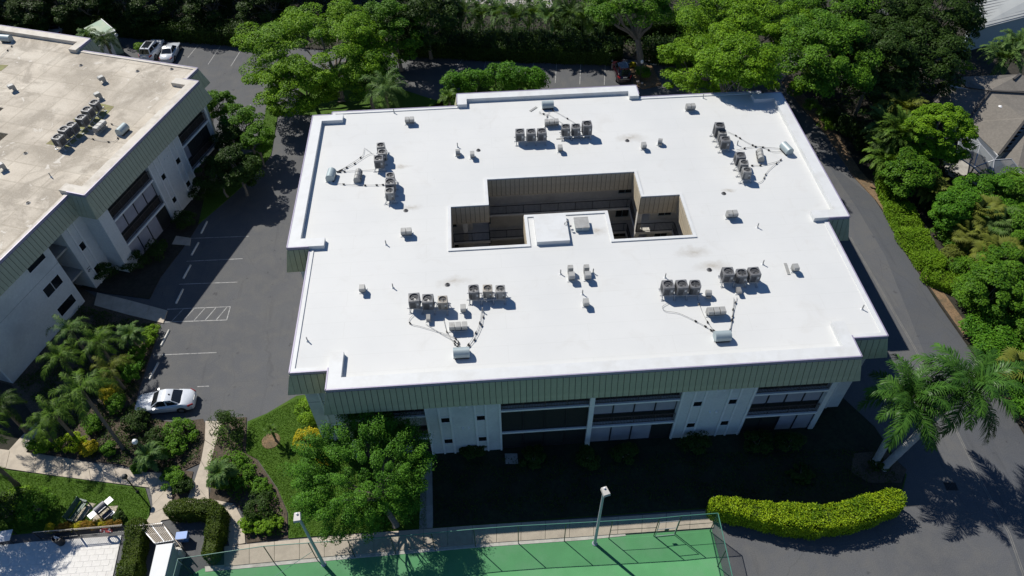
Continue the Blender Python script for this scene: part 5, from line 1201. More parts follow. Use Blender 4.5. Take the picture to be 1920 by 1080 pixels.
def trunk_mesh(h, r0, C, seed, m='bark', lean=(0, 0), limbs=8):
    """tapered trunk from the ground to height h under the crown centre with limbs to the clumps C (relative to the crown centre at height h)"""
    rng = random.Random(seed); b = MB(); fork = h * .5
    pts = [(lean[0] * (1 - t), lean[1] * (1 - t), h * t) for t in (0, .06, .25, .5)]; pts = [(x + rng.uniform(-.08, .08), y + rng.uniform(-.08, .08), z) for x, y, z in pts]
    b.tube(pts, [r0 * 1.5, r0 * 1.1, r0, r0 * .85], 9)
    idx = list(range(len(C))); rng.shuffle(idx); top = Vector(pts[-1])
    for i in idx[:limbs]:
        e = Vector((C[i][0] * .85, C[i][1] * .85, h + C[i][2] * .8)); mid = top.lerp(e, .5) + Vector((rng.uniform(-.3, .3), rng.uniform(-.3, .3), -.25))
        q = top.lerp(mid, .5) + Vector((0, 0, .15)); b.tube([top - Vector((0, 0, .2)), q, mid, top.lerp(e, .8), e], [r0 * .6, r0 * .45, r0 * .32, r0 * .2, r0 * .08], 6)
        for _ in range(2):
            j = rng.choice(idx); e2 = Vector((C[j][0] * .9, C[j][1] * .9, h + C[j][2] * .9))
            if (e2 - mid).length < max(3.0, h * .6): b.tube([mid, mid.lerp(e2, .6) + Vector((0, 0, .1)), e2], [r0 * .25, r0 * .15, r0 * .05], 5)
    return b.mesh('trunk', M[m], True)

SEED = [100]; POOL = {}
def tree(px, py, zc, r, m, label, clumps=90, per=190, leaf=.30, cr=1.25, name='broadleaf_tree', base=None, group=None, low=-.25, r0=.22, cat='tree', irregular=.22, flatc=.6, hollow=.55, trunk=True, limbs=8, share=None):
    SEED[0] += 1; c = Vector((*px, zc)) if py is None else at(px, py, zc); b = at(*base, .05) if base else Vector((c.x, c.y, .05))
    e = empty(name, (c.x, c.y, .05), 0, label, cat, group)
    if share:
        k = (share, SEED[0] % 3)
        if k not in POOL: POOL[k] = crown_mesh('crown', r, m, clumps, per, leaf, cr, SEED[0], low, flatc, hollow, irregular)
        me, C = POOL[k]; link('crown', me, e, (0, 0, zc - .05), (0, 0, R.uniform(0, 6.28)))
    else:
        me, C = crown_mesh('crown', r, m, clumps, per, leaf, cr, SEED[0], low, flatc, hollow, irregular)
        link('crown', me, e, (0, 0, zc - .05))
    if trunk: link('trunk', trunk_mesh(zc - .05, r0, C, SEED[0], 'bark', (b.x - c.x, b.y - c.y), limbs), e)
    return e
def shrub(px, py, r, m, label, leaf=.14, clumps=26, per=90, cr=None, cat='shrub', name='shrub', group=None, z=.05, low=-.1, irregular=.2):
    SEED[0] += 1; c = at(px, py, z); me, C = crown_mesh('foliage', r, m, clumps, per, leaf, cr or min(r) * .42, SEED[0], low, .8, .5, irregular)
    e = empty(name, (c.x, c.y, z), 0, label, cat, group); link('foliage', me, e, (0, 0, r[2] * .55))
    st = MB(); rr = random.Random(SEED[0])
    for i in range(5): q = C[rr.randrange(len(C))]; st.tube([(rr.uniform(-.08, .08), rr.uniform(-.08, .08), 0), (q[0] * .4, q[1] * .4, r[2] * .4), (q[0] * .9, q[1] * .9, r[2] * .55 + q[2] * .8)], [.05, .035, .012], 5)
    st.build('stems', M['bark'], e); return e

def frond_mesh(name, L, a0, droop, pairs, ll, lw, m, seed, vee=.25, hang=.5, plume=0.0):
    """a feather palm leaf: arching midrib with paired leaflets, along +x"""
    rng = np.random.default_rng(seed); n = 14; t = np.linspace(0, 1, n + 1); ang = a0 - droop * t ** 1.4
    x = np.concatenate([[0], np.cumsum(np.cos(ang[:-1]) * L / n)]); z = np.concatenate([[0], np.cumsum(np.sin(ang[:-1]) * L / n)])
    V_, F_ = [], []
    tt = np.linspace(.10, .99, pairs)
    for i, ti in enumerate(tt):
        p = np.array([np.interp(ti, t, x), 0, np.interp(ti, t, z)]); a = np.interp(ti, t, ang); fw = np.array([math.cos(a), 0, math.sin(a)]); up = np.array([-math.sin(a), 0, math.cos(a)])
        prof = ll * (.35 + .65 * math.sin(math.pi * min(1, (ti + .08) * .92) ** .8)) * rng.uniform(.85, 1.1)
        for s_ in (-1, 1):
            sw = .45 + .5 * ti + rng.normal() * .08; v = vee + rng.normal() * (.12 + plume)
            d = np.array([0, s_, 0]) * math.cos(sw) + fw * math.sin(sw) + up * v; d /= np.linalg.norm(d)
            sd = np.cross(d, up + np.array([0, 0, .01])); sd /= np.linalg.norm(sd) + 1e-9
            p1 = p + d * prof * .55; p2 = p1 + (d * .8 + np.array([0, 0, -hang - .25 * rng.random()])) * prof * .48
            b = len(V_); V_ += [p - sd * lw * .35, p + sd * lw * .35, p1 + sd * lw * .5, p1 - sd * lw * .5, p2 + sd * lw * .08, p2 - sd * lw * .08]
            F_ += [(b, b + 1, b + 2, b + 3), (b + 3, b + 2, b + 4, b + 5)]
    for i in range(n):          # midrib as a narrow roof
        b = len(V_); w0, w1 = .045 * (1 - t[i]) + .008, .045 * (1 - t[i + 1]) + .008
        V_ += [(x[i], -w0, z[i]), (x[i], w0, z[i]), (x[i + 1], w1, z[i + 1]), (x[i + 1], -w1, z[i + 1])]; F_ += [(b, b + 1, b + 2, b + 3)]
    return fast_mesh(name, np.array(V_, dtype=float), np.array(F_), M[m])

FR_ = {}
def fronds(kind, L, m, **kw):
    key = (kind, m)
    if key not in FR_:
        S_ = {'royal': [(1.25, 1.5), (.75, 1.6), (.25, 1.5), (-.2, 1.0)], 'queen': [(1.25, 2.2), (.85, 2.3), (.4, 2.0), (-.1, 1.4)], 'areca': [(1.35, 1.5), (1.1, 1.8), (.8, 1.9), (.5, 1.8)], 'pygmy': [(1.2, 1.9), (.8, 1.8), (.4, 1.5), (.0, 1.1)]}[kind]
        P_ = {'royal': (54, .98, .06, .05, .55, .12), 'queen': (40, .74, .05, .05, .7, .2), 'areca': (26, .62, .085, .3, .35, .05), 'pygmy': (30, .42, .05, .15, .3, .1)}[kind]
        FR_[key] = [frond_mesh('frond', 1.0 * (3.6 if kind == 'royal' else 3.2 if kind == 'queen' else 2.6 if kind == 'areca' else 1.3), a, d, P_[0], P_[1], P_[2], m, 31 * i + 5, P_[3], P_[4], P_[5]) for i, (a, d) in enumerate(S_)]
    base = {'royal': 3.6, 'queen': 3.2, 'areca': 2.6, 'pygmy': 1.3}[kind]
    return FR_[key], L / base

def palm(px, py, zt, label, kind='queen', n=16, L=3.2, m='lf_palm', base=None, r0=.16, trunk='brown_trunk', cat='palm', group=None, seed=None, z0=.08, squash=1.0):
    SEED[0] += 1; rr = random.Random(seed or SEED[0]); c = at(px, py, zt); b = at(*base, z0) if base else Vector((c.x, c.y, z0))
    e = empty(kind + '_palm' if kind != 'pygmy' else 'date_palm', (b.x, b.y, z0), 0, label, cat, group); off = Vector((c.x - b.x, c.y - b.y, zt - z0))
    if kind == 'royal':
        MB().tube([(0, 0, 0), off * .06, off * .4, off * .72], [r0 * 1.5, r0 * 1.15, r0 * 1.2, r0 * .85], 12).build('trunk', M['palm_bark'], e, smooth=True)
        MB().tube([off * .715, off * .8, off * .97], [r0 * .95, r0 * .9, r0 * .4], 10).build('crownshaft', M['crownshaft'], e, smooth=True)
        MB().tube([off * .96, off + Vector((.1, .05, 1.3))], .03, 5, .008).build('spear_leaf', M['lf_palm_pale'], e)
    elif kind != 'areca':
        MB().tube([(0, 0, 0), off * .1, off * .5, off * .98], [r0 * 1.4, r0, r0 * .9, r0 * .95], 10).build('trunk', M[trunk], e, smooth=True)
    else:
        st = MB()
        for i in range(7): a = rr.uniform(0, 6.28); st.tube([(math.cos(a) * .25, math.sin(a) * .25, 0), (math.cos(a) * .5, math.sin(a) * .5, off.z)], .04, 5)
        st.build('canes', M['crownshaft'], e)
    F_, sc = fronds(kind, L, m)
    for i in range(n):
        f = i / n; k = min(3, int(f * 4)); a = i * 2.39996 + rr.uniform(-.25, .25)
        jit = Vector((math.cos(a), math.sin(a), 0)) * (.35 if kind == 'areca' else .06)
        link('frond', F_[k], e, off + jit + Vector((0, 0, -.12 * f)), (rr.uniform(-.3, .3), rr.uniform(-.12, .12), a), (sc * rr.uniform(.82, 1.12),) * 3)
    return e

def fan_mesh(name, r, m, seed, seg=18):
    rng = np.random.default_rng(seed); V_, F_ = [], []
    for i in range(seg):
        a = -2.3 + 4.6 * (i + .5) / seg; da = 4.6 / seg * .48; L = r * rng.uniform(.85, 1.05)
        d0, d1, d2 = (np.array([math.cos(a + k * da), math.sin(a + k * da), 0]) for k in (-1, 0, 1)); zz = .12 * math.cos(a * 1.3)
        b = len(V_); V_ += [np.zeros(3), d0 * L * .55 + [0, 0, zz], d1 * L * .6 + [0, 0, zz + .05], d2 * L * .55 + [0, 0, zz], d1 * L + [0, 0, zz - r * .25]]
        F_ += [(b, b + 1, b + 2, b + 3), (b + 1, b + 4, b + 2, b + 2), (b + 2, b + 4, b + 3, b + 3)]
    Q = []; T_ = []
    for f in F_: T_ += [(f[0], f[1], f[2]), (f[0], f[2], f[3])] if len(set(f)) == 4 else [(f[0], f[1], f[2])]
    return fast_mesh(name, np.array(V_), np.array(T_), M[m])
FAN = {}
def fan_palm(px, py, zt, label, n=22, r=1.0, m='lf_palm_gold', spread=1.1, group=None, z0=.1):
    SEED[0] += 1; rr = random.Random(SEED[0]); c = at(px, py, zt); e = empty('fan_palm', (c.x, c.y, z0), 0, label, 'palm', group)
    if m not in FAN: FAN[m] = [fan_mesh('fan_leaf', 1.0, m, 3 + i) for i in range(3)]
    MB().tube([(0, 0, 0), (0, 0, zt - z0)], .15, 8, .12).build('trunk', M['brown_trunk'], e)
    ps = MB()
    for i in range(n):
        a = i * 2.39996; el = 1.3 - 1.7 * (i / n) + rr.uniform(-.1, .1); d = Vector((math.cos(a) * math.cos(el), math.sin(a) * math.cos(el), math.sin(el))); p = Vector((0, 0, zt - z0)) + d * spread * rr.uniform(.8, 1.15)
        ps.tube([(0, 0, zt - z0 - .05), p], .018, 4)
        link('fan_leaf', FAN[m][i % 3], e, p, (rr.uniform(-.4, .4), -el + .55 + rr.uniform(-.2, .2), a), (r * rr.uniform(.85, 1.15),) * 3)
    ps.build('leaf_stalks', M['crownshaft'], e); return e

def hedge(pts, wd, ht, m, label, dens=260, leaf=.13, z=.08, rough=.15, core='lf_hedge_dark'):
    """clipped hedge along a px line: a leafy skin on a rounded box with a dark core"""
    SEED[0] += 1; rng = np.random.default_rng(SEED[0])
    P = np.array([flat(x, y, z + ht) for x, y in pts]); seg = np.linalg.norm(np.diff(P, axis=0), axis=1); cum = np.concatenate([[0], np.cumsum(seg)]); L = cum[-1]
    wd = np.atleast_1d(wd); per = wd.mean() + 2 * ht; n = int(dens * (L + wd.mean()) * per); s_ = rng.uniform(-wd.mean() * .5, L + wd.mean() * .5, n)
    sc = np.clip(s_, 0, L); c = np.stack([np.interp(sc, cum, P[:, 0]), np.interp(sc, cum, P[:, 1])], 1)
    e_ = .25; d = np.stack([np.interp(np.clip(sc + e_, 0, L), cum, P[:, k]) - np.interp(np.clip(sc - e_, 0, L), cum, P[:, k]) for k in (0, 1)], 1); d /= np.linalg.norm(d, axis=1)[:, None] + 1e-9; nrm = np.stack([-d[:, 1], d[:, 0]], 1)
    W = np.interp(sc, np.linspace(0, L, len(wd)), wd) / 2 if len(wd) > 1 else np.full(n, wd[0] / 2)
    over = (s_ - sc) / (wd.mean() * .5); W = W * np.sqrt(np.clip(1 - over ** 2, .02, 1)); c = c + d * (s_ - sc)[:, None]
    u_ = rng.uniform(0, 1, n) * (2 * ht + 2 * W); side = u_ < 2 * ht
    off = np.where(side, np.where(u_ < ht, -1, 1) * W, u_ - 2 * ht - W); zz = np.where(side, np.where(u_ < ht, u_, u_ - ht), ht)
    edge = np.clip((np.abs(off) / np.maximum(W, .05) - .75) / .25, 0, 1) * (zz > ht * .95); zz = zz - edge ** 2 * .16
    bump = .16 * np.sin(c[:, 0] * 1.3 + c[:, 1] * 1.7) + .10 * np.sin(c[:, 0] * 3.1 + 2 * np.sin(c[:, 1] * 2.2)) + .10 * np.sin(c[:, 0] * 4.9 - c[:, 1] * 3.7) + rng.normal(size=n) * rough
    zz = zz + np.where(side, 0, bump); off = off + np.where(side, np.sign(off) * bump * .35, 0)
    pos = np.stack([c[:, 0] + nrm[:, 0] * off, c[:, 1] + nrm[:, 1] * off, zz], 1)
    N = np.where(side[:, None], np.concatenate([nrm * np.sign(off)[:, None], np.full((n, 1), .4)], 1), np.array([0, 0, 1.0])) + rng.normal(size=(n, 3)) * .55; N /= np.linalg.norm(N, axis=1)[:, None]
    o = Vector((P[0][0], P[0][1], z)); pos[:, 0] -= o.x; pos[:, 1] -= o.y
    V_, F_ = leaf_quads(pos, N, leaf, leaf * .65, rng)
    e = empty('hedge', tuple(o), 0, label, 'hedge'); link('foliage', fast_mesh('foliage', V_, F_, M[m]), e)
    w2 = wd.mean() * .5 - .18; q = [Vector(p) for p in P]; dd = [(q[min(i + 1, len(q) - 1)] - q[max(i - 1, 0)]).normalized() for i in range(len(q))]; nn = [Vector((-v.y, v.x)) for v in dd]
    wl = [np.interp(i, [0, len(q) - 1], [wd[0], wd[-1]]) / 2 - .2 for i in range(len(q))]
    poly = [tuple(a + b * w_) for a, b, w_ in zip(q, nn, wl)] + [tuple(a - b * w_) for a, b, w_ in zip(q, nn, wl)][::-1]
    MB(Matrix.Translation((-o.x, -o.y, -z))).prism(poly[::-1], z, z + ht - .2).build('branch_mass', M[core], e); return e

def grass(name, poly, dens, m, h=.09, z=.08, seed=1):
    """loose grass blades over a px polygon"""
    rng = np.random.default_rng(seed); P = np.array(pxpoly(poly, z)); lo, hi = P.min(0), P.max(0); n = int((hi - lo).prod() * dens); q = rng.uniform(lo, hi, (n, 2))
    ins = np.zeros(n, bool); j = len(P) - 1
    for i in range(len(P)):
        c = ((P[i, 1] > q[:, 1]) != (P[j, 1] > q[:, 1])) & (q[:, 0] < (P[j, 0] - P[i, 0]) * (q[:, 1] - P[i, 1]) / (P[j, 1] - P[i, 1] + 1e-12) + P[i, 0]); ins ^= c; j = i
    q = q[ins]; n = len(q); a = rng.uniform(0, 2 * math.pi, n); wd = .018 + .012 * rng.random(n); hh = h * rng.uniform(.5, 1.4, n); ln = rng.normal(size=(n, 2)) * .05
    V_ = np.stack([np.stack([q[:, 0] - np.cos(a) * wd, q[:, 1] - np.sin(a) * wd, np.full(n, z)], 1), np.stack([q[:, 0] + np.cos(a) * wd, q[:, 1] + np.sin(a) * wd, np.full(n, z)], 1), np.stack([q[:, 0] + ln[:, 0], q[:, 1] + ln[:, 1], z + hh], 1)], 1).reshape(-1, 3)
    tag(link(name, fast_mesh(name, V_, np.arange(n * 3).reshape(n, 3), M[m])), kind='stuff')

def cover(name, poly, dens, m, h=.35, leaf=.14, z=.08, seed=1, n=None):
    """low leafy cover over a px polygon, in uneven tufts"""
    rng = np.random.default_rng(seed); P = np.array(pxpoly(poly, z)); lo, hi = P.min(0), P.max(0); n = int((hi - lo).prod() * dens); q = rng.uniform(lo, hi, (n, 2))
    ins = np.zeros(n, bool); j = len(P) - 1
    for i in range(len(P)):
        c = ((P[i, 1] > q[:, 1]) != (P[j, 1] > q[:, 1])) & (q[:, 0] < (P[j, 0] - P[i, 0]) * (q[:, 1] - P[i, 1]) / (P[j, 1] - P[i, 1] + 1e-12) + P[i, 0]); ins ^= c; j = i
    q = q[ins]; t = np.sin(q[:, 0] * 2.1 + 1.3 * np.sin(q[:, 1] * 1.3)) + np.sin(q[:, 1] * 2.6 + np.sin(q[:, 0] * 1.7)); keep = t + rng.normal(size=len(q)) * .7 > -.7; q, t = q[keep], t[keep]
    zz = z + h * np.clip(.45 + .3 * t, .08, 1.1) * rng.uniform(.35, 1.0, len(q)); N = np.array([0, 0, .9]) + rng.normal(size=(len(q), 3)) * .5; N /= np.linalg.norm(N, axis=1)[:, None]
    V_, F_ = leaf_quads(np.column_stack([q, zz]), N, leaf, leaf * .6, rng); tag(link(name, fast_mesh(name, V_, F_, M[m])), kind='stuff')

# ------------------------------------------------------------------ planting: trees
tree(618, 92, 6.4, (9.6, 8.4, 5.0), 'lf_yellow', 'large spreading yellow green tree between the two rear parking areas', 150, 430, .22, 1.35, r0=.4, base=(640, 190), limbs=12, low=-.45, flatc=.48, hollow=.4, irregular=.4)
tree(560, 165, 4.6, (4.8, 4.4, 3.4), 'lf_yellow', 'lower lobe of trees at the rear left corner of the white roof', 80, 280, .22, 1.0, base=(590, 195), low=-.5, flatc=.5)
tree(690, 150, 4.4, (4.0, 3.8, 3.0), 'lf_mid', 'mid green tree just left of the drooping pale palm', 60, 260, .22, .95, low=-.5, flatc=.5)
tree(800, 36, 5.6, (5.6, 4.6, 4.4), 'lf_deep', 'dark green tree behind the rear palms, right of the big yellow green tree', 90, 260, .25, 1.1, low=-.6)
tree(742, 62, 5.4, (4.6, 4.2, 4.2), 'lf_mid', 'mid green tree on the right flank of the big yellow green tree', 80, 260, .24, 1.05, low=-.5)
tree(1185, 8, 8.0, (6.6, 5.4, 3.8), 'lf_mid', 'tree with a forked pale trunk standing on the tree island', 110, 260, .23, 1.15, base=(1204, 134), r0=.42, low=-.1, limbs=10, flatc=.5)
tree(1390, 66, 6.6, (9.2, 7.5, 4.8), 'lf_yellow', 'broad yellow green tree behind the rear right part of the white roof', 150, 430, .22, 1.35, r0=.4, limbs=12, low=-.45, flatc=.48, hollow=.4, irregular=.4)
tree(1316, 128, 4.8, (5.0, 4.2, 3.4), 'lf_yellow', 'smaller yellow green tree left of the broad one behind the white roof', 85, 280, .22, 1.0, low=-.5, flatc=.5)
tree((26.8, 63.4), None, 12.2, (3.6, 2.5, 2.4), 'lf_yellow', 'mid green tree leaning over the rear right corner of the white roof', 85, 280, .22, 1.0, low=-.5, flatc=.5)
tree(1560, 40, 7.0, (6.5, 6.0, 4.8), 'lf_mid', 'mid green tree right of the broad yellow green tree', 120, 270, .24, 1.15, low=-.5)
tree(1548, 112, 8.4, (6.0, 6.4, 4.2), 'lf_mid', 'spreading tree shading the top of the right driveway', 120, 260, .24, 1.1, low=-.5, base=(1520, 150))
for k, (px, py, zc) in enumerate([(1655, 40, 8), (1735, 50, 8), (1640, 120, 7), (1720, 115, 6.5), (1765, 5, 7)]):
    tree(px, py, zc, (5.6, 5.2, 5.0), 'lf_deep', ['dark tree in the shade left of the pale metal roof', 'dark tree right beside the pale metal roof', 'dark tree left of the shingled house, farther from it', 'dark tree left of the shingled house, next to it', 'dark tree at the top edge against the pale metal roof'][k], 95, 240, .26, 1.15, low=-.6, share='deep')
NM = ('leftmost, beyond the tan roof', 'second from the left, beyond the tan roof', 'above the half hidden cars', 'behind the pale green shed', 'behind the two white cars', 'at the end of the far left parking row', 'left of the big yellow green tree', 'behind the big yellow green tree')
for k in range(8):
    tree((-88 + 9.5 * k, 104 + (k % 2) * 1.5), None, 7.0, (5.6, 5.2, 5.0), 'lf_deep', 'dark boundary tree, ' + NM[k], 95, 240, .26, 1.15, group='dark trees along the rear boundary', low=-.6, share='deep')
    tree((-90 + 10 * k, 115), None, 10.0, (5.6, 5.2, 5.0), 'lf_deep', 'tall dark tree in the back row, ' + NM[k], 95, 240, .26, 1.15, group='tall dark trees beyond the boundary', low=-.6, share='deep')
    tree((-84 + 8.0 * k, 99.8 - (k % 2) * .6), None, 3.4, (3.9, 2.8, 3.2), 'lf_deep', 'low dark tree in front, ' + NM[k], 60, 220, .25, .95, group='low dark trees along the rear boundary', low=-.7, share='low')
for k, (px, py, r_) in enumerate([(411, 196, 1.7), (458, 232, 2.0), (480, 262, 1.7), (432, 262, 1.8), (410, 330, 2.2)]):
    tree(px, py, 4.6 - .4 * k, (r_, r_, 1.7), 'lf_mid' if k < 3 else 'lf_deep', ['rounded tree at the far corner of the left building', 'rounded tree beside the left rear lawn strip', 'small tree at the tip of the lawn strip', 'shaded tree in front of the left building', 'nearer shaded tree in front of the left building'][k], 36, 230, .19, .62, r0=.11, low=-.6)
tree(446, 318, 3.6, (2.4, 2.4, 2.6), 'lf_deep', 'dark tree throwing its shade over the left drive', 46, 220, .22, .8, r0=.14, low=-.5)
tree(685, 888, 5.0, (5.2, 4.7, 3.5), 'lf_cypress', 'airy feathery green tree in front of the white roofed building', 300, 300, .115, .44, base=(742, 985), r0=.20, limbs=18, low=-.3, irregular=.35, flatc=.9, hollow=.45)
tree(1748, 258, 5.0, (3.5, 3.4, 3.4), 'lf_yellow', 'dense rounded mango like tree beside the shingled house', 190, 220, .20, .55, low=-.7, hollow=.75, flatc=.7)
tree(1706, 330, 3.2, (2.8, 2.6, 2.4), 'lf_mid', 'mid green tree under the mango like tree', 50, 230, .21, .75, low=-.6)
for k, (px, py, r_, m_) in enumerate([(1850, 366, 3.2, 'lf_feather'), (1905, 356, 2.8, 'lf_mid'), (1795, 395, 2.4, 'lf_feather'), (1912, 430, 2.8, 'lf_mid'), (1900, 510, 3.4, 'lf_mid'), (1940, 560, 3.6, 'lf_mid'), (1850, 545, 2.4, 'lf_mid')]):
    tree(px, py, 3.0, (r_, r_, 2.2), m_, ['bright leafy tree below the pool enclosure', 'bright leafy tree at the edge below the shingled house', 'small bright tree left of the fan palms', 'mid green tree right of the upper fan palm', 'mid green tree right of the lower fan palm', 'tree at the right edge behind the small globe lamp', 'tree just right of the small globe lamp'][k], 60, 240, .19, .7, r0=.12, low=-.6)

# ------------------------------------------------------------------ planting: palms
palm(722, 168, 7.2, 'drooping pale palm rising in front of the rear left edge of the white roof', 'queen', 18, 3.3, 'lf_palm_pale', base=None)
palm(1708, 750, 7.2, 'left one of two royal palms with pale trunks at the right driveway', 'royal', 24, 3.55, 'lf_royal', base=(1640, 868), r0=.24)
palm(1818, 722, 8.4, 'right one of two royal palms with pale trunks at the right driveway', 'royal', 24, 3.95, 'lf_royal', base=(1655, 878), r0=.25)
PALMS = [(130, 618, 4.6, 2.1, 'lf_palm_pale', 'pale palm against the end wall of the left building'), (182, 640, 4.2, 2.3, 'lf_palm', 'palm in the middle of the palm bed under the end wall'), (112, 668, 4.4, 2.2, 'lf_palm', 'palm in front of the end wall, left of the bed middle'),
         (205, 690, 3.4, 2.1, 'lf_palm_gold', 'golden low palm in the centre of the palm bed'), (150, 728, 6.0, 2.8, 'lf_palm', 'tallest palm of the bed with its trunk leaning to the path'), (100, 775, 4.4, 2.3, 'lf_palm', 'palm with drooping fronds at the left of the bed'), (74, 802, 2.8, 1.8, 'lf_palm', 'low palm at the left end of the palm bed')]
for px, py, zt, L, m_, lab in PALMS:
    palm(px, py, zt, lab, 'queen', 12, L, m_, base=(232, 842) if px == 150 else None, r0=.14, group='palms in the bed by the left building')
palm(2, 760, 4.0, 'palm fronds reaching in from the left edge of the photo', 'queen', 14, 2.2, 'lf_palm_dark')
palm(-42, 905, 3.6, 'palm at the left edge above the picnic lawn', 'queen', 15, 2.0, 'lf_palm')
palm(-63, 824, 7.0, 'palm just outside the left edge beside the pool deck', 'queen', 20, 3.0, 'lf_palm')
palm(-108, 862, 7.0, 'palm outside the left edge whose shadow falls across the pavers', 'queen', 22, 3.4, 'lf_palm')
palm(-155, 880, 7.0, 'second palm outside the left edge shading the pavers', 'queen', 18, 2.8, 'lf_palm')
for k, (px, py, zt, L, lab) in enumerate([(244, 628, 2.4, 1.35, 'date palm at the end of the walk to the left building'), (278, 852, 1.9, 1.3, 'date palm beside the path junction'), (412, 886, 1.9, 1.25, 'date palm in the shrub island left of the front lawn'), (508, 806, 1.8, .7, 'tiny palm in a mulch ring on the front lawn')]):
    palm(px, py, zt, lab, 'pygmy', 22 if k < 3 else 12, L, 'lf_palm_pale' if k < 3 else 'lf_palm', r0=.09)
palm(842, 182, 3.4, 'small palm behind the rear parapet of the white roof', 'pygmy', 18, 1.5, 'lf_palm')
palm(163, 66, 4.2, 'bright palm left of the pale green shed', 'pygmy', 16, 1.5, 'lf_palm_pale'); palm(196, 74, 4.6, 'dark palm in front of the pale green shed', 'queen', 16, 2.2, 'lf_palm_dark')
for k in range(11):
    px = 800 + 33 * k; py = 24 + (k * 7) % 13
    palm(px, py, 4.2 + (k % 3) * .5, 'clump of arching palms in the rear row, ' + ('leftmost' if k == 0 else 'rightmost' if k == 10 else ORD[k] + ' from the left' if k < 8 else ('third' if k == 8 else 'second') + ' from the right'), 'areca', 18, 2.7, ('lf_palm', 'lf_palm_pale', 'lf_palm_dark')[k % 3], group='row of arching palms behind the rear parking')
for k, (px, py, zt, L, m_, lab) in enumerate([(1690, 205, 6.0, 2.8, 'lf_palm_gold', 'golden arching palm at the top of the right hand garden'), (1662, 240, 5.0, 2.9, 'lf_palm_pale', 'pale arching palm at the left end of the right hand cluster'), (1664, 300, 4.2, 2.6, 'lf_palm', 'arching palm just above the long clipped hedge'), (1688, 250, 5.8, 2.8, 'lf_palm', 'arching palm between the pale palm and the mango like tree'), (1668, 262, 5.2, 2.7, 'lf_palm_dark', 'arching palm on the left side of the mango like tree'), (1700, 290, 4.0, 2.3, 'lf_palm', 'lower arching palm in front of the mango like tree'), (1742, 358, 3.2, 1.9, 'lf_palm_gold', 'golden palm behind the upper trimmed hedge'), (1880, 110, 5.5, 2.8, 'lf_palm_pale', 'pale arching palm below the metal roof'), (1905, 90, 6.0, 2.8, 'lf_palm_pale', 'pale arching palm at the right edge below the metal roof')]):
    palm(px, py, zt - 1.0, lab, 'areca', 34, L, m_)
fan_palm(1838, 405, 3.0, 'upper golden fan palm at the right edge', 46, .85, spread=1.5); fan_palm(1868, 482, 2.8, 'lower golden fan palm at the right edge', 46, .9, spread=1.6); fan_palm(1815, 440, 2.2, 'small golden fan palm left of the larger two', 32, .7, spread=1.1)
fan_palm(1880, 420, 3.2, 'greener fan palm between the golden ones', 36, .85, 'lf_palm_pale', 1.3); fan_palm(1905, 690, 2.4, 'golden fan palm at the right edge below the shrubs', 18, .9, spread=1.0)

# ------------------------------------------------------------------ planting: hedges and shrubs
hedge([(1352, 944), (1400, 951), (1460, 962), (1530, 968), (1590, 962), (1640, 946), (1676, 934)], [1.2, 1.6, 1.8, 1.75, 1.6], 1.75, 'lf_hedge', 'clipped lime green hedge curving round the end of the court', 420, .13)
hedge([(1664, 338), (1688, 385), (1716, 440), (1748, 486)], [1.9, 2.6, 2.8, 2.6], .95, 'lf_hedge_mid', 'long clipped hedge along the right driveway', 330, .14)
hedge([(1752, 512), (1790, 526), (1822, 536)], [2.0, 2.2, 1.6], .9, 'lf_hedge_mid', 'short clipped hedge beside the small globe lamp', 330, .14)
hedge([(318, 950), (360, 948), (394, 950)], 1.05, 1.5, 'lf_hedge_dark', 'dark clipped hedge along the path, top arm of the corner', 520, .11)
hedge([(404, 956), (399, 995), (390, 1030)], 1.05, 1.5, 'lf_hedge_dark', 'dark clipped hedge beside the court, side arm of the corner', 520, .11)
hedge([(254, 985), (245, 1030), (234, 1090)], 1.25, 1.4, 'lf_hedge_dark', 'dark clipped hedge at the end of the pool deck', 520, .11)
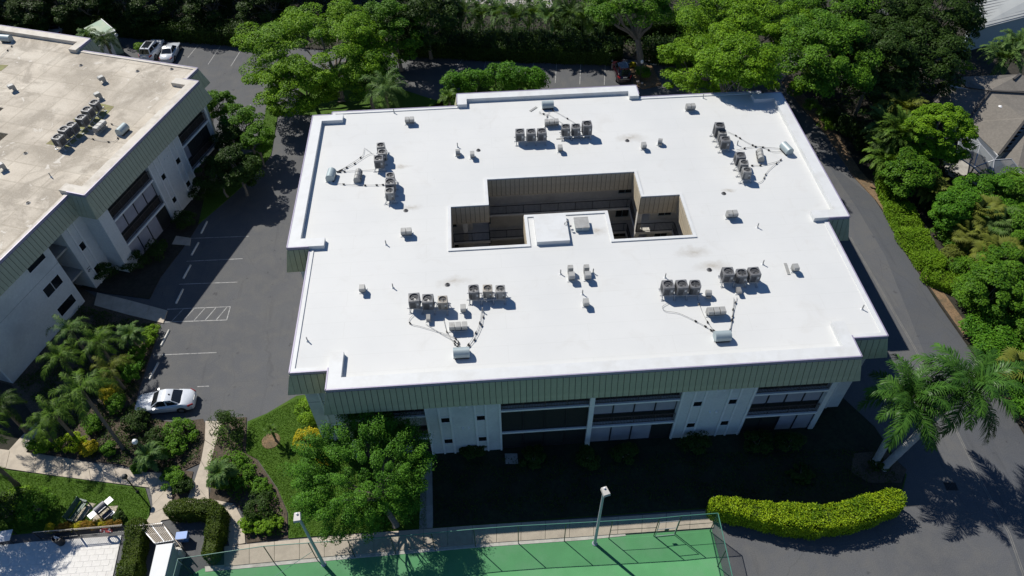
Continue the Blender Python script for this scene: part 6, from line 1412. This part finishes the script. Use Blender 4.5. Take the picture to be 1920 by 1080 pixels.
SH = [(432, 812, (1.15, 1.15, 1.5), 'lf_deep', 'dark rounded shrub at the corner of the front lawn'), (345, 815, (1.5, 1.1, .9), 'lf_mid', 'dense shrub between the parked saloon and the path'), (330, 845, (1.2, 1.0, .8), 'lf_mid', 'shrub below the parked saloon'),
      (332, 902, (.95, .9, .8), 'lf_mid', 'rounded shrub in the planter between the paths'), (345, 918, (.7, .7, .6), 'lf_deep', 'dark low shrub in the planter between the paths'), (445, 878, (1.2, 1.0, .9), 'lf_mid', 'leafy shrub in the island behind the date palm'), (428, 905, (1.2, .8, .7), 'lf_hedge_mid', 'yellowish low shrub under the island date palm'),
      (462, 900, (1.1, 1.0, .8), 'lf_mid', 'shrub at the lawn side of the island'), (492, 955, (1.2, 1.2, 1.0), 'lf_deep', 'dark spiky shrub in the lower island'), (490, 918, (.8, .8, .6), 'lf_mid', 'low shrub above the dark spiky one'), (505, 990, (1.2, .7, .6), 'lf_hedge_mid', 'yellow green low shrub at the foot of the island'), (470, 985, (.7, .9, .6), 'lf_hedge_mid', 'light low shrub beside the court walk'),
      (578, 780, (.9, 1.5, .9), 'lf_hedge_mid', 'bright green shrub at the corner of the white roofed building'), (579, 832, (1.05, 1.0, .9), 'lf_croton', 'yellow leaved shrub at the corner of the white roofed building'), (612, 868, (.7, .6, .7), 'lf_croton', 'smaller yellow shrub seen through the feathery tree'),
      (208, 745, (.8, .8, .9), 'lf_croton', 'yellow shrub among the palms'), (222, 762, (.8, .9, .8), 'lf_mid', 'green shrub below the yellow one among the palms'), (254, 702, (.8, 1.1, .8), 'lf_feather', 'bright green shrub on the parking side of the palm bed'), (236, 692, (.7, .7, .7), 'lf_hedge_mid', 'yellow green shrub on the parking side of the palm bed'), (286, 635, (.7, 1.3, .7), 'lf_hedge_mid', 'loose shrub along the top wheel stop of the sunlit row'), (262, 668, (.9, .9, .7), 'lf_mid', 'shrub between the wheel stops and the palms'),
      (140, 838, (1.3, .8, .8), 'lf_hedge', 'yellow green shrub beside the garden path'), (170, 846, (.8, .6, .6), 'lf_croton', 'small yellow shrub right of the yellow green one by the path'), (84, 838, (1.0, .8, .7), 'lf_hedge_mid', 'low green shrub at the left end of the palm bed'), (208, 848, (.6, .6, .6), 'lf_mid', 'small green shrub by the leaning palm trunk'), (180, 800, (.9, .9, .7), 'lf_mid', 'shrub below the tallest palm'), (300, 830, (1.2, 1.0, .8), 'lf_deep', 'dark shrub behind the small lamp'), (258, 800, (1.2, 1.0, .8), 'lf_deep', 'dark shrub left of the parked saloon'), (262, 880, (.6, .5, .4), 'lf_mid', 'low plant at the path junction'),
      (76, 958, (1.2, 1.4, 1.2), 'lf_mid', 'large rounded shrub at the left of the picnic lawn'), (22, 965, (1.4, 1.5, 1.2), 'lf_deep', 'dark shrub mass at the left edge below the picnic lawn'), (40, 940, (1.0, .9, .8), 'lf_hedge_mid', 'olive shrub at the left edge of the picnic lawn'),
      (226, 972, (.4, .4, .4), 'lf_deep', 'small dark round shrub beside the grill'),
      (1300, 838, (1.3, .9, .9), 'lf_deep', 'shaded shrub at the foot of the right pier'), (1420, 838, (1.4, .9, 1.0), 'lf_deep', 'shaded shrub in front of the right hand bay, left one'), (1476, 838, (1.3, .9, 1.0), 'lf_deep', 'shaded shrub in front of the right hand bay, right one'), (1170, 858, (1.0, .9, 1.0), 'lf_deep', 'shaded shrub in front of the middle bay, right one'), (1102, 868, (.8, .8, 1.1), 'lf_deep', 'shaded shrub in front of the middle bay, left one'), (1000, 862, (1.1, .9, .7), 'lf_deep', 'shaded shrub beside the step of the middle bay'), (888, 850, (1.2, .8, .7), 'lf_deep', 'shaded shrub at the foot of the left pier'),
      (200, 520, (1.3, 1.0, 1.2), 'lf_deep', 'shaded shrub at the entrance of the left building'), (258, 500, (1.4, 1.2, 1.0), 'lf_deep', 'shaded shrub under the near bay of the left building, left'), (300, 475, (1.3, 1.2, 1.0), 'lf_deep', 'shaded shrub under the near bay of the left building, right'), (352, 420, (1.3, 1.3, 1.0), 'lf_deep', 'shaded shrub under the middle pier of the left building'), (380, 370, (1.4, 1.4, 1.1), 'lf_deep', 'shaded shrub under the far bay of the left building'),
      (1206, 145, (.9, 1.0, 1.0), 'lf_mid', 'shrub round the lamp post on the tree island'), (1186, 126, (.5, .4, .5), 'lf_croton', 'yellow plant at the foot of the forked trunk'),
      (268, 100, (.9, .9, 1.0), 'lf_yellow', 'bright shrub left of the white sport utility'), (412, 50, (.8, .7, .9), 'lf_yellow', 'small sunlit shrub in the dark behind the far left row'),
      (1490, 178, (1.0, 1.2, .9), 'lf_mid', 'low shrub at the rear right corner of the white roof'), (1520, 208, (1.2, 1.4, .9), 'lf_mid', 'low shrub beside the leaf litter along the right drive'), (1548, 240, (1.2, 1.3, .8), 'lf_hedge_mid', 'yellowish low shrub beside the leaf litter'),
      (1795, 140, (2.2, 1.0, 1.2), 'lf_yellow', 'sunlit hedge like shrub behind the shingled house'),
      (1652, 325, (1.0, 1.2, .8), 'lf_hedge_mid', 'loose shrub at the top end of the long clipped hedge'), (1770, 430, (1.2, 1.2, 1.0), 'lf_mid', 'shrub right of the long clipped hedge'), (1790, 470, (1.2, 1.1, .9), 'lf_mid', 'shrub below the right end of the long clipped hedge')]
for px, py, r_, m_, lab in SH: shrub(px, py, r_, m_, lab)
for k, (px, py, r_, m_) in enumerate([(858, 172, 1.5, 'lf_feather'), (892, 160, 2.0, 'lf_feather'), (932, 158, 2.2, 'lf_feather'), (968, 156, 2.1, 'lf_feather'), (1000, 160, 1.6, 'lf_feather')]):
    shrub(px, py + 16, (r_, r_ * .9, 2.3), m_, 'bright green tall shrub behind the rear parapet, ' + ('leftmost', 'second from the left', 'middle one', 'second from the right', 'rightmost')[k], .22, 34, 150, .8, z=.06, group='tall shrubs behind the rear parapet')
for k, (px, py, r_) in enumerate([(1815, 565, 1.7), (1850, 590, 2.0), (1890, 600, 2.2), (1830, 625, 1.5), (1866, 650, 1.9), (1905, 640, 2.2), (1850, 672, 1.3), (1880, 705, 1.5), (1900, 745, 1.3), (1918, 775, 1.3), (1930, 700, 2.2), (1960, 640, 2.6)]):
    shrub(px, py, (r_, r_, 1.3 + .2 * (k % 3)), ('lf_mid', 'lf_feather', 'lf_deep')[(0, 0, 2, 1, 1, 0, 1, 1, 1, 1, 0, 2)[k]], 'leafy shrub along the right driveway, ' + ('topmost, beside the globe lamp', 'behind the topmost one', 'tall one near the right edge', 'in the front row, below the topmost', 'second row, in the middle', 'at the right edge, in the middle', 'front row, above the royal palms', 'between the royal palms and the edge', 'right of the royal palm fronds', 'lowest one at the edge', 'at the right edge by the fan palm', 'outermost at the right edge')[k], .19, 34, 130, .75, group='shrubs along the right driveway')
for k in range(9):
    px = 100 + 15.5 * k; shrub(px, 992 - 1.2 * k + (k % 2) * 2, (.42, .28, .34), 'lf_orange' if k % 3 else 'lf_croton', 'orange and yellow shrub in the row along the pool fence, ' + ('leftmost' if k == 0 else 'rightmost' if k == 8 else ORD[k] + ' from the left'), .09, 16, 60, .22, group='row of orange shrubs along the pool fence')
for k in range(8):
    shrub(780 + 48 * k, 78 + (k % 3) * 4, (1.6, 1.1, 1.4), 'lf_deep', 'dark low shrub under the rear palms, ' + ('leftmost' if k == 0 else ORD[k] + ' from the left'), .2, 24, 100, .6, group='dark undergrowth below the rear palms')
for k in range(7):
    shrub(20 + 66 * k, 40 + 5 * k, (1.8, 1.2, 1.5), 'lf_deep', 'dark low shrub along the far left boundary, ' + ('leftmost' if k == 0 else ORD[k] + ' from the left'), .22, 22, 90, .7, group='dark undergrowth along the far left boundary')
for k in range(6):
    shrub(1560 + 22 * k, 230 + 18 * k, (1.4, 1.4, 1.2), 'lf_deep', 'dark shrub in the shade left of the arching palms, ' + ('topmost' if k == 0 else ORD[k] + ' from the top'), .2, 22, 90, .7, group='dark undergrowth right of the driveway')
shrub(1500, 892, (1.2, .8, .5), 'lf_deep', 'low dark plant behind the lime hedge', .14)
shrub(1645, 872, (.9, .6, .45), 'lf_deep', 'low dark plants round the royal palm trunks', .12, 20, 70)

# lawns
grass('lawn_grass', [(556, 748), (500, 778), (466, 794), (464, 850), (484, 862), (522, 917), (542, 964), (543, 1008), (640, 1000), (800, 990), (800, 900), (640, 840), (600, 822), (580, 750)], 330, 'blade_grass', .07, .08, 5)
grass('lawn_grass', [(0, 878), (20, 884), (120, 897), (270, 917), (280, 950), (276, 970), (255, 980), (90, 994), (0, 1004)], 360, 'blade_grass', .065, .08, 6)
grass('verge_grass', [(500, 197), (522, 204), (508, 289), (480, 320), (470, 300)], 120, 'blade_grass', .09, .08, 7)
# street beyond the rear palms
structure('street', MB().prism(pxpoly([(940, -14), (1030, -6), (1040, 14), (960, 14), (850, 2)], .12), .02, .13), M['concrete_grey'])

cover('ground_cover', [(150, 575), (300, 610), (292, 640), (256, 740), (266, 780), (330, 795), (376, 800), (374, 860), (318, 890), (262, 878), (150, 858), (70, 842), (100, 790), (30, 720), (120, 640)], 130, 'lf_deep', .45, .15, .07, 11)
cover('ground_cover', [(400, 900), (388, 880), (392, 850), (410, 800), (412, 790), (458, 790), (456, 850), (478, 864), (515, 920), (532, 962), (534, 1004), (466, 1014), (460, 960)], 150, 'lf_mid', .45, .13, .07, 12)
cover('undergrowth', [(-60, 40), (200, 62), (340, 74), (500, 84), (640, 96), (830, 98), (1000, 104), (1180, 108), (1240, 90), (1500, 40), (1500, -40), (-60, -40)], 26, 'lf_deep', 1.6, .30, .1, 13)
cover('undergrowth', [(1500, 150), (1560, 230), (1650, 345), (1720, 330), (1770, 420), (1800, 500), (1830, 560), (1860, 640), (1930, 760), (2100, 760), (2000, 330), (1800, 330), (1720, 180), (1700, 100), (1560, 60)], 45, 'lf_deep', 1.0, .24, .1, 14)
cover('shade_toned_leaves', [(812, 860), (1500, 845), (1640, 840), (1690, 900), (1600, 925), (1430, 935), (1340, 925), (1330, 945), (815, 982)], 60, 'lf_deep', .16, .12, .09, 15)  # added leaves on the painted shade, dark tone in place of lit grass
hedge([(760, 66), (900, 74), (1000, 78), (1140, 82)], 4.0, 1.9, 'lf_deep', 'dark thicket under the rear palms behind the parking', 140, .24, rough=.3, core='lf_deep')
hedge([(-30, 18), (160, 30), (330, 42), (480, 54)], 3.0, 2.0, 'lf_deep', 'dark thicket along the far left parking row', 120, .24, rough=.3, core='lf_deep')

hedge([(1060, 30), (1200, 34), (1330, 26), (1480, 10)], 3.6, 2.0, 'lf_deep', 'dark thicket behind the forked trunk tree', 110, .24, rough=.3, core='lf_deep')
hedge([(1228, 84), (1300, 92), (1400, 84)], 3.2, 1.8, 'lf_deep', 'dark thicket under the broad yellow green tree', 110, .24, rough=.3, core='lf_deep')
for k, (px, py) in enumerate([(1740, 372), (1756, 408), (1768, 446), (1782, 486), (1800, 510)]):
    shrub(px, py, (1.15, 1.1, 1.0), ('lf_mid', 'lf_deep', 'lf_mid', 'lf_palm_gold', 'lf_mid')[k], 'leafy shrub between the long clipped hedge and fan palms, ' + ('topmost', 'second from the top', 'middle one', 'olive one', 'lowest')[k], .17, 28, 110, .5, group='shrubs behind the long clipped hedge')
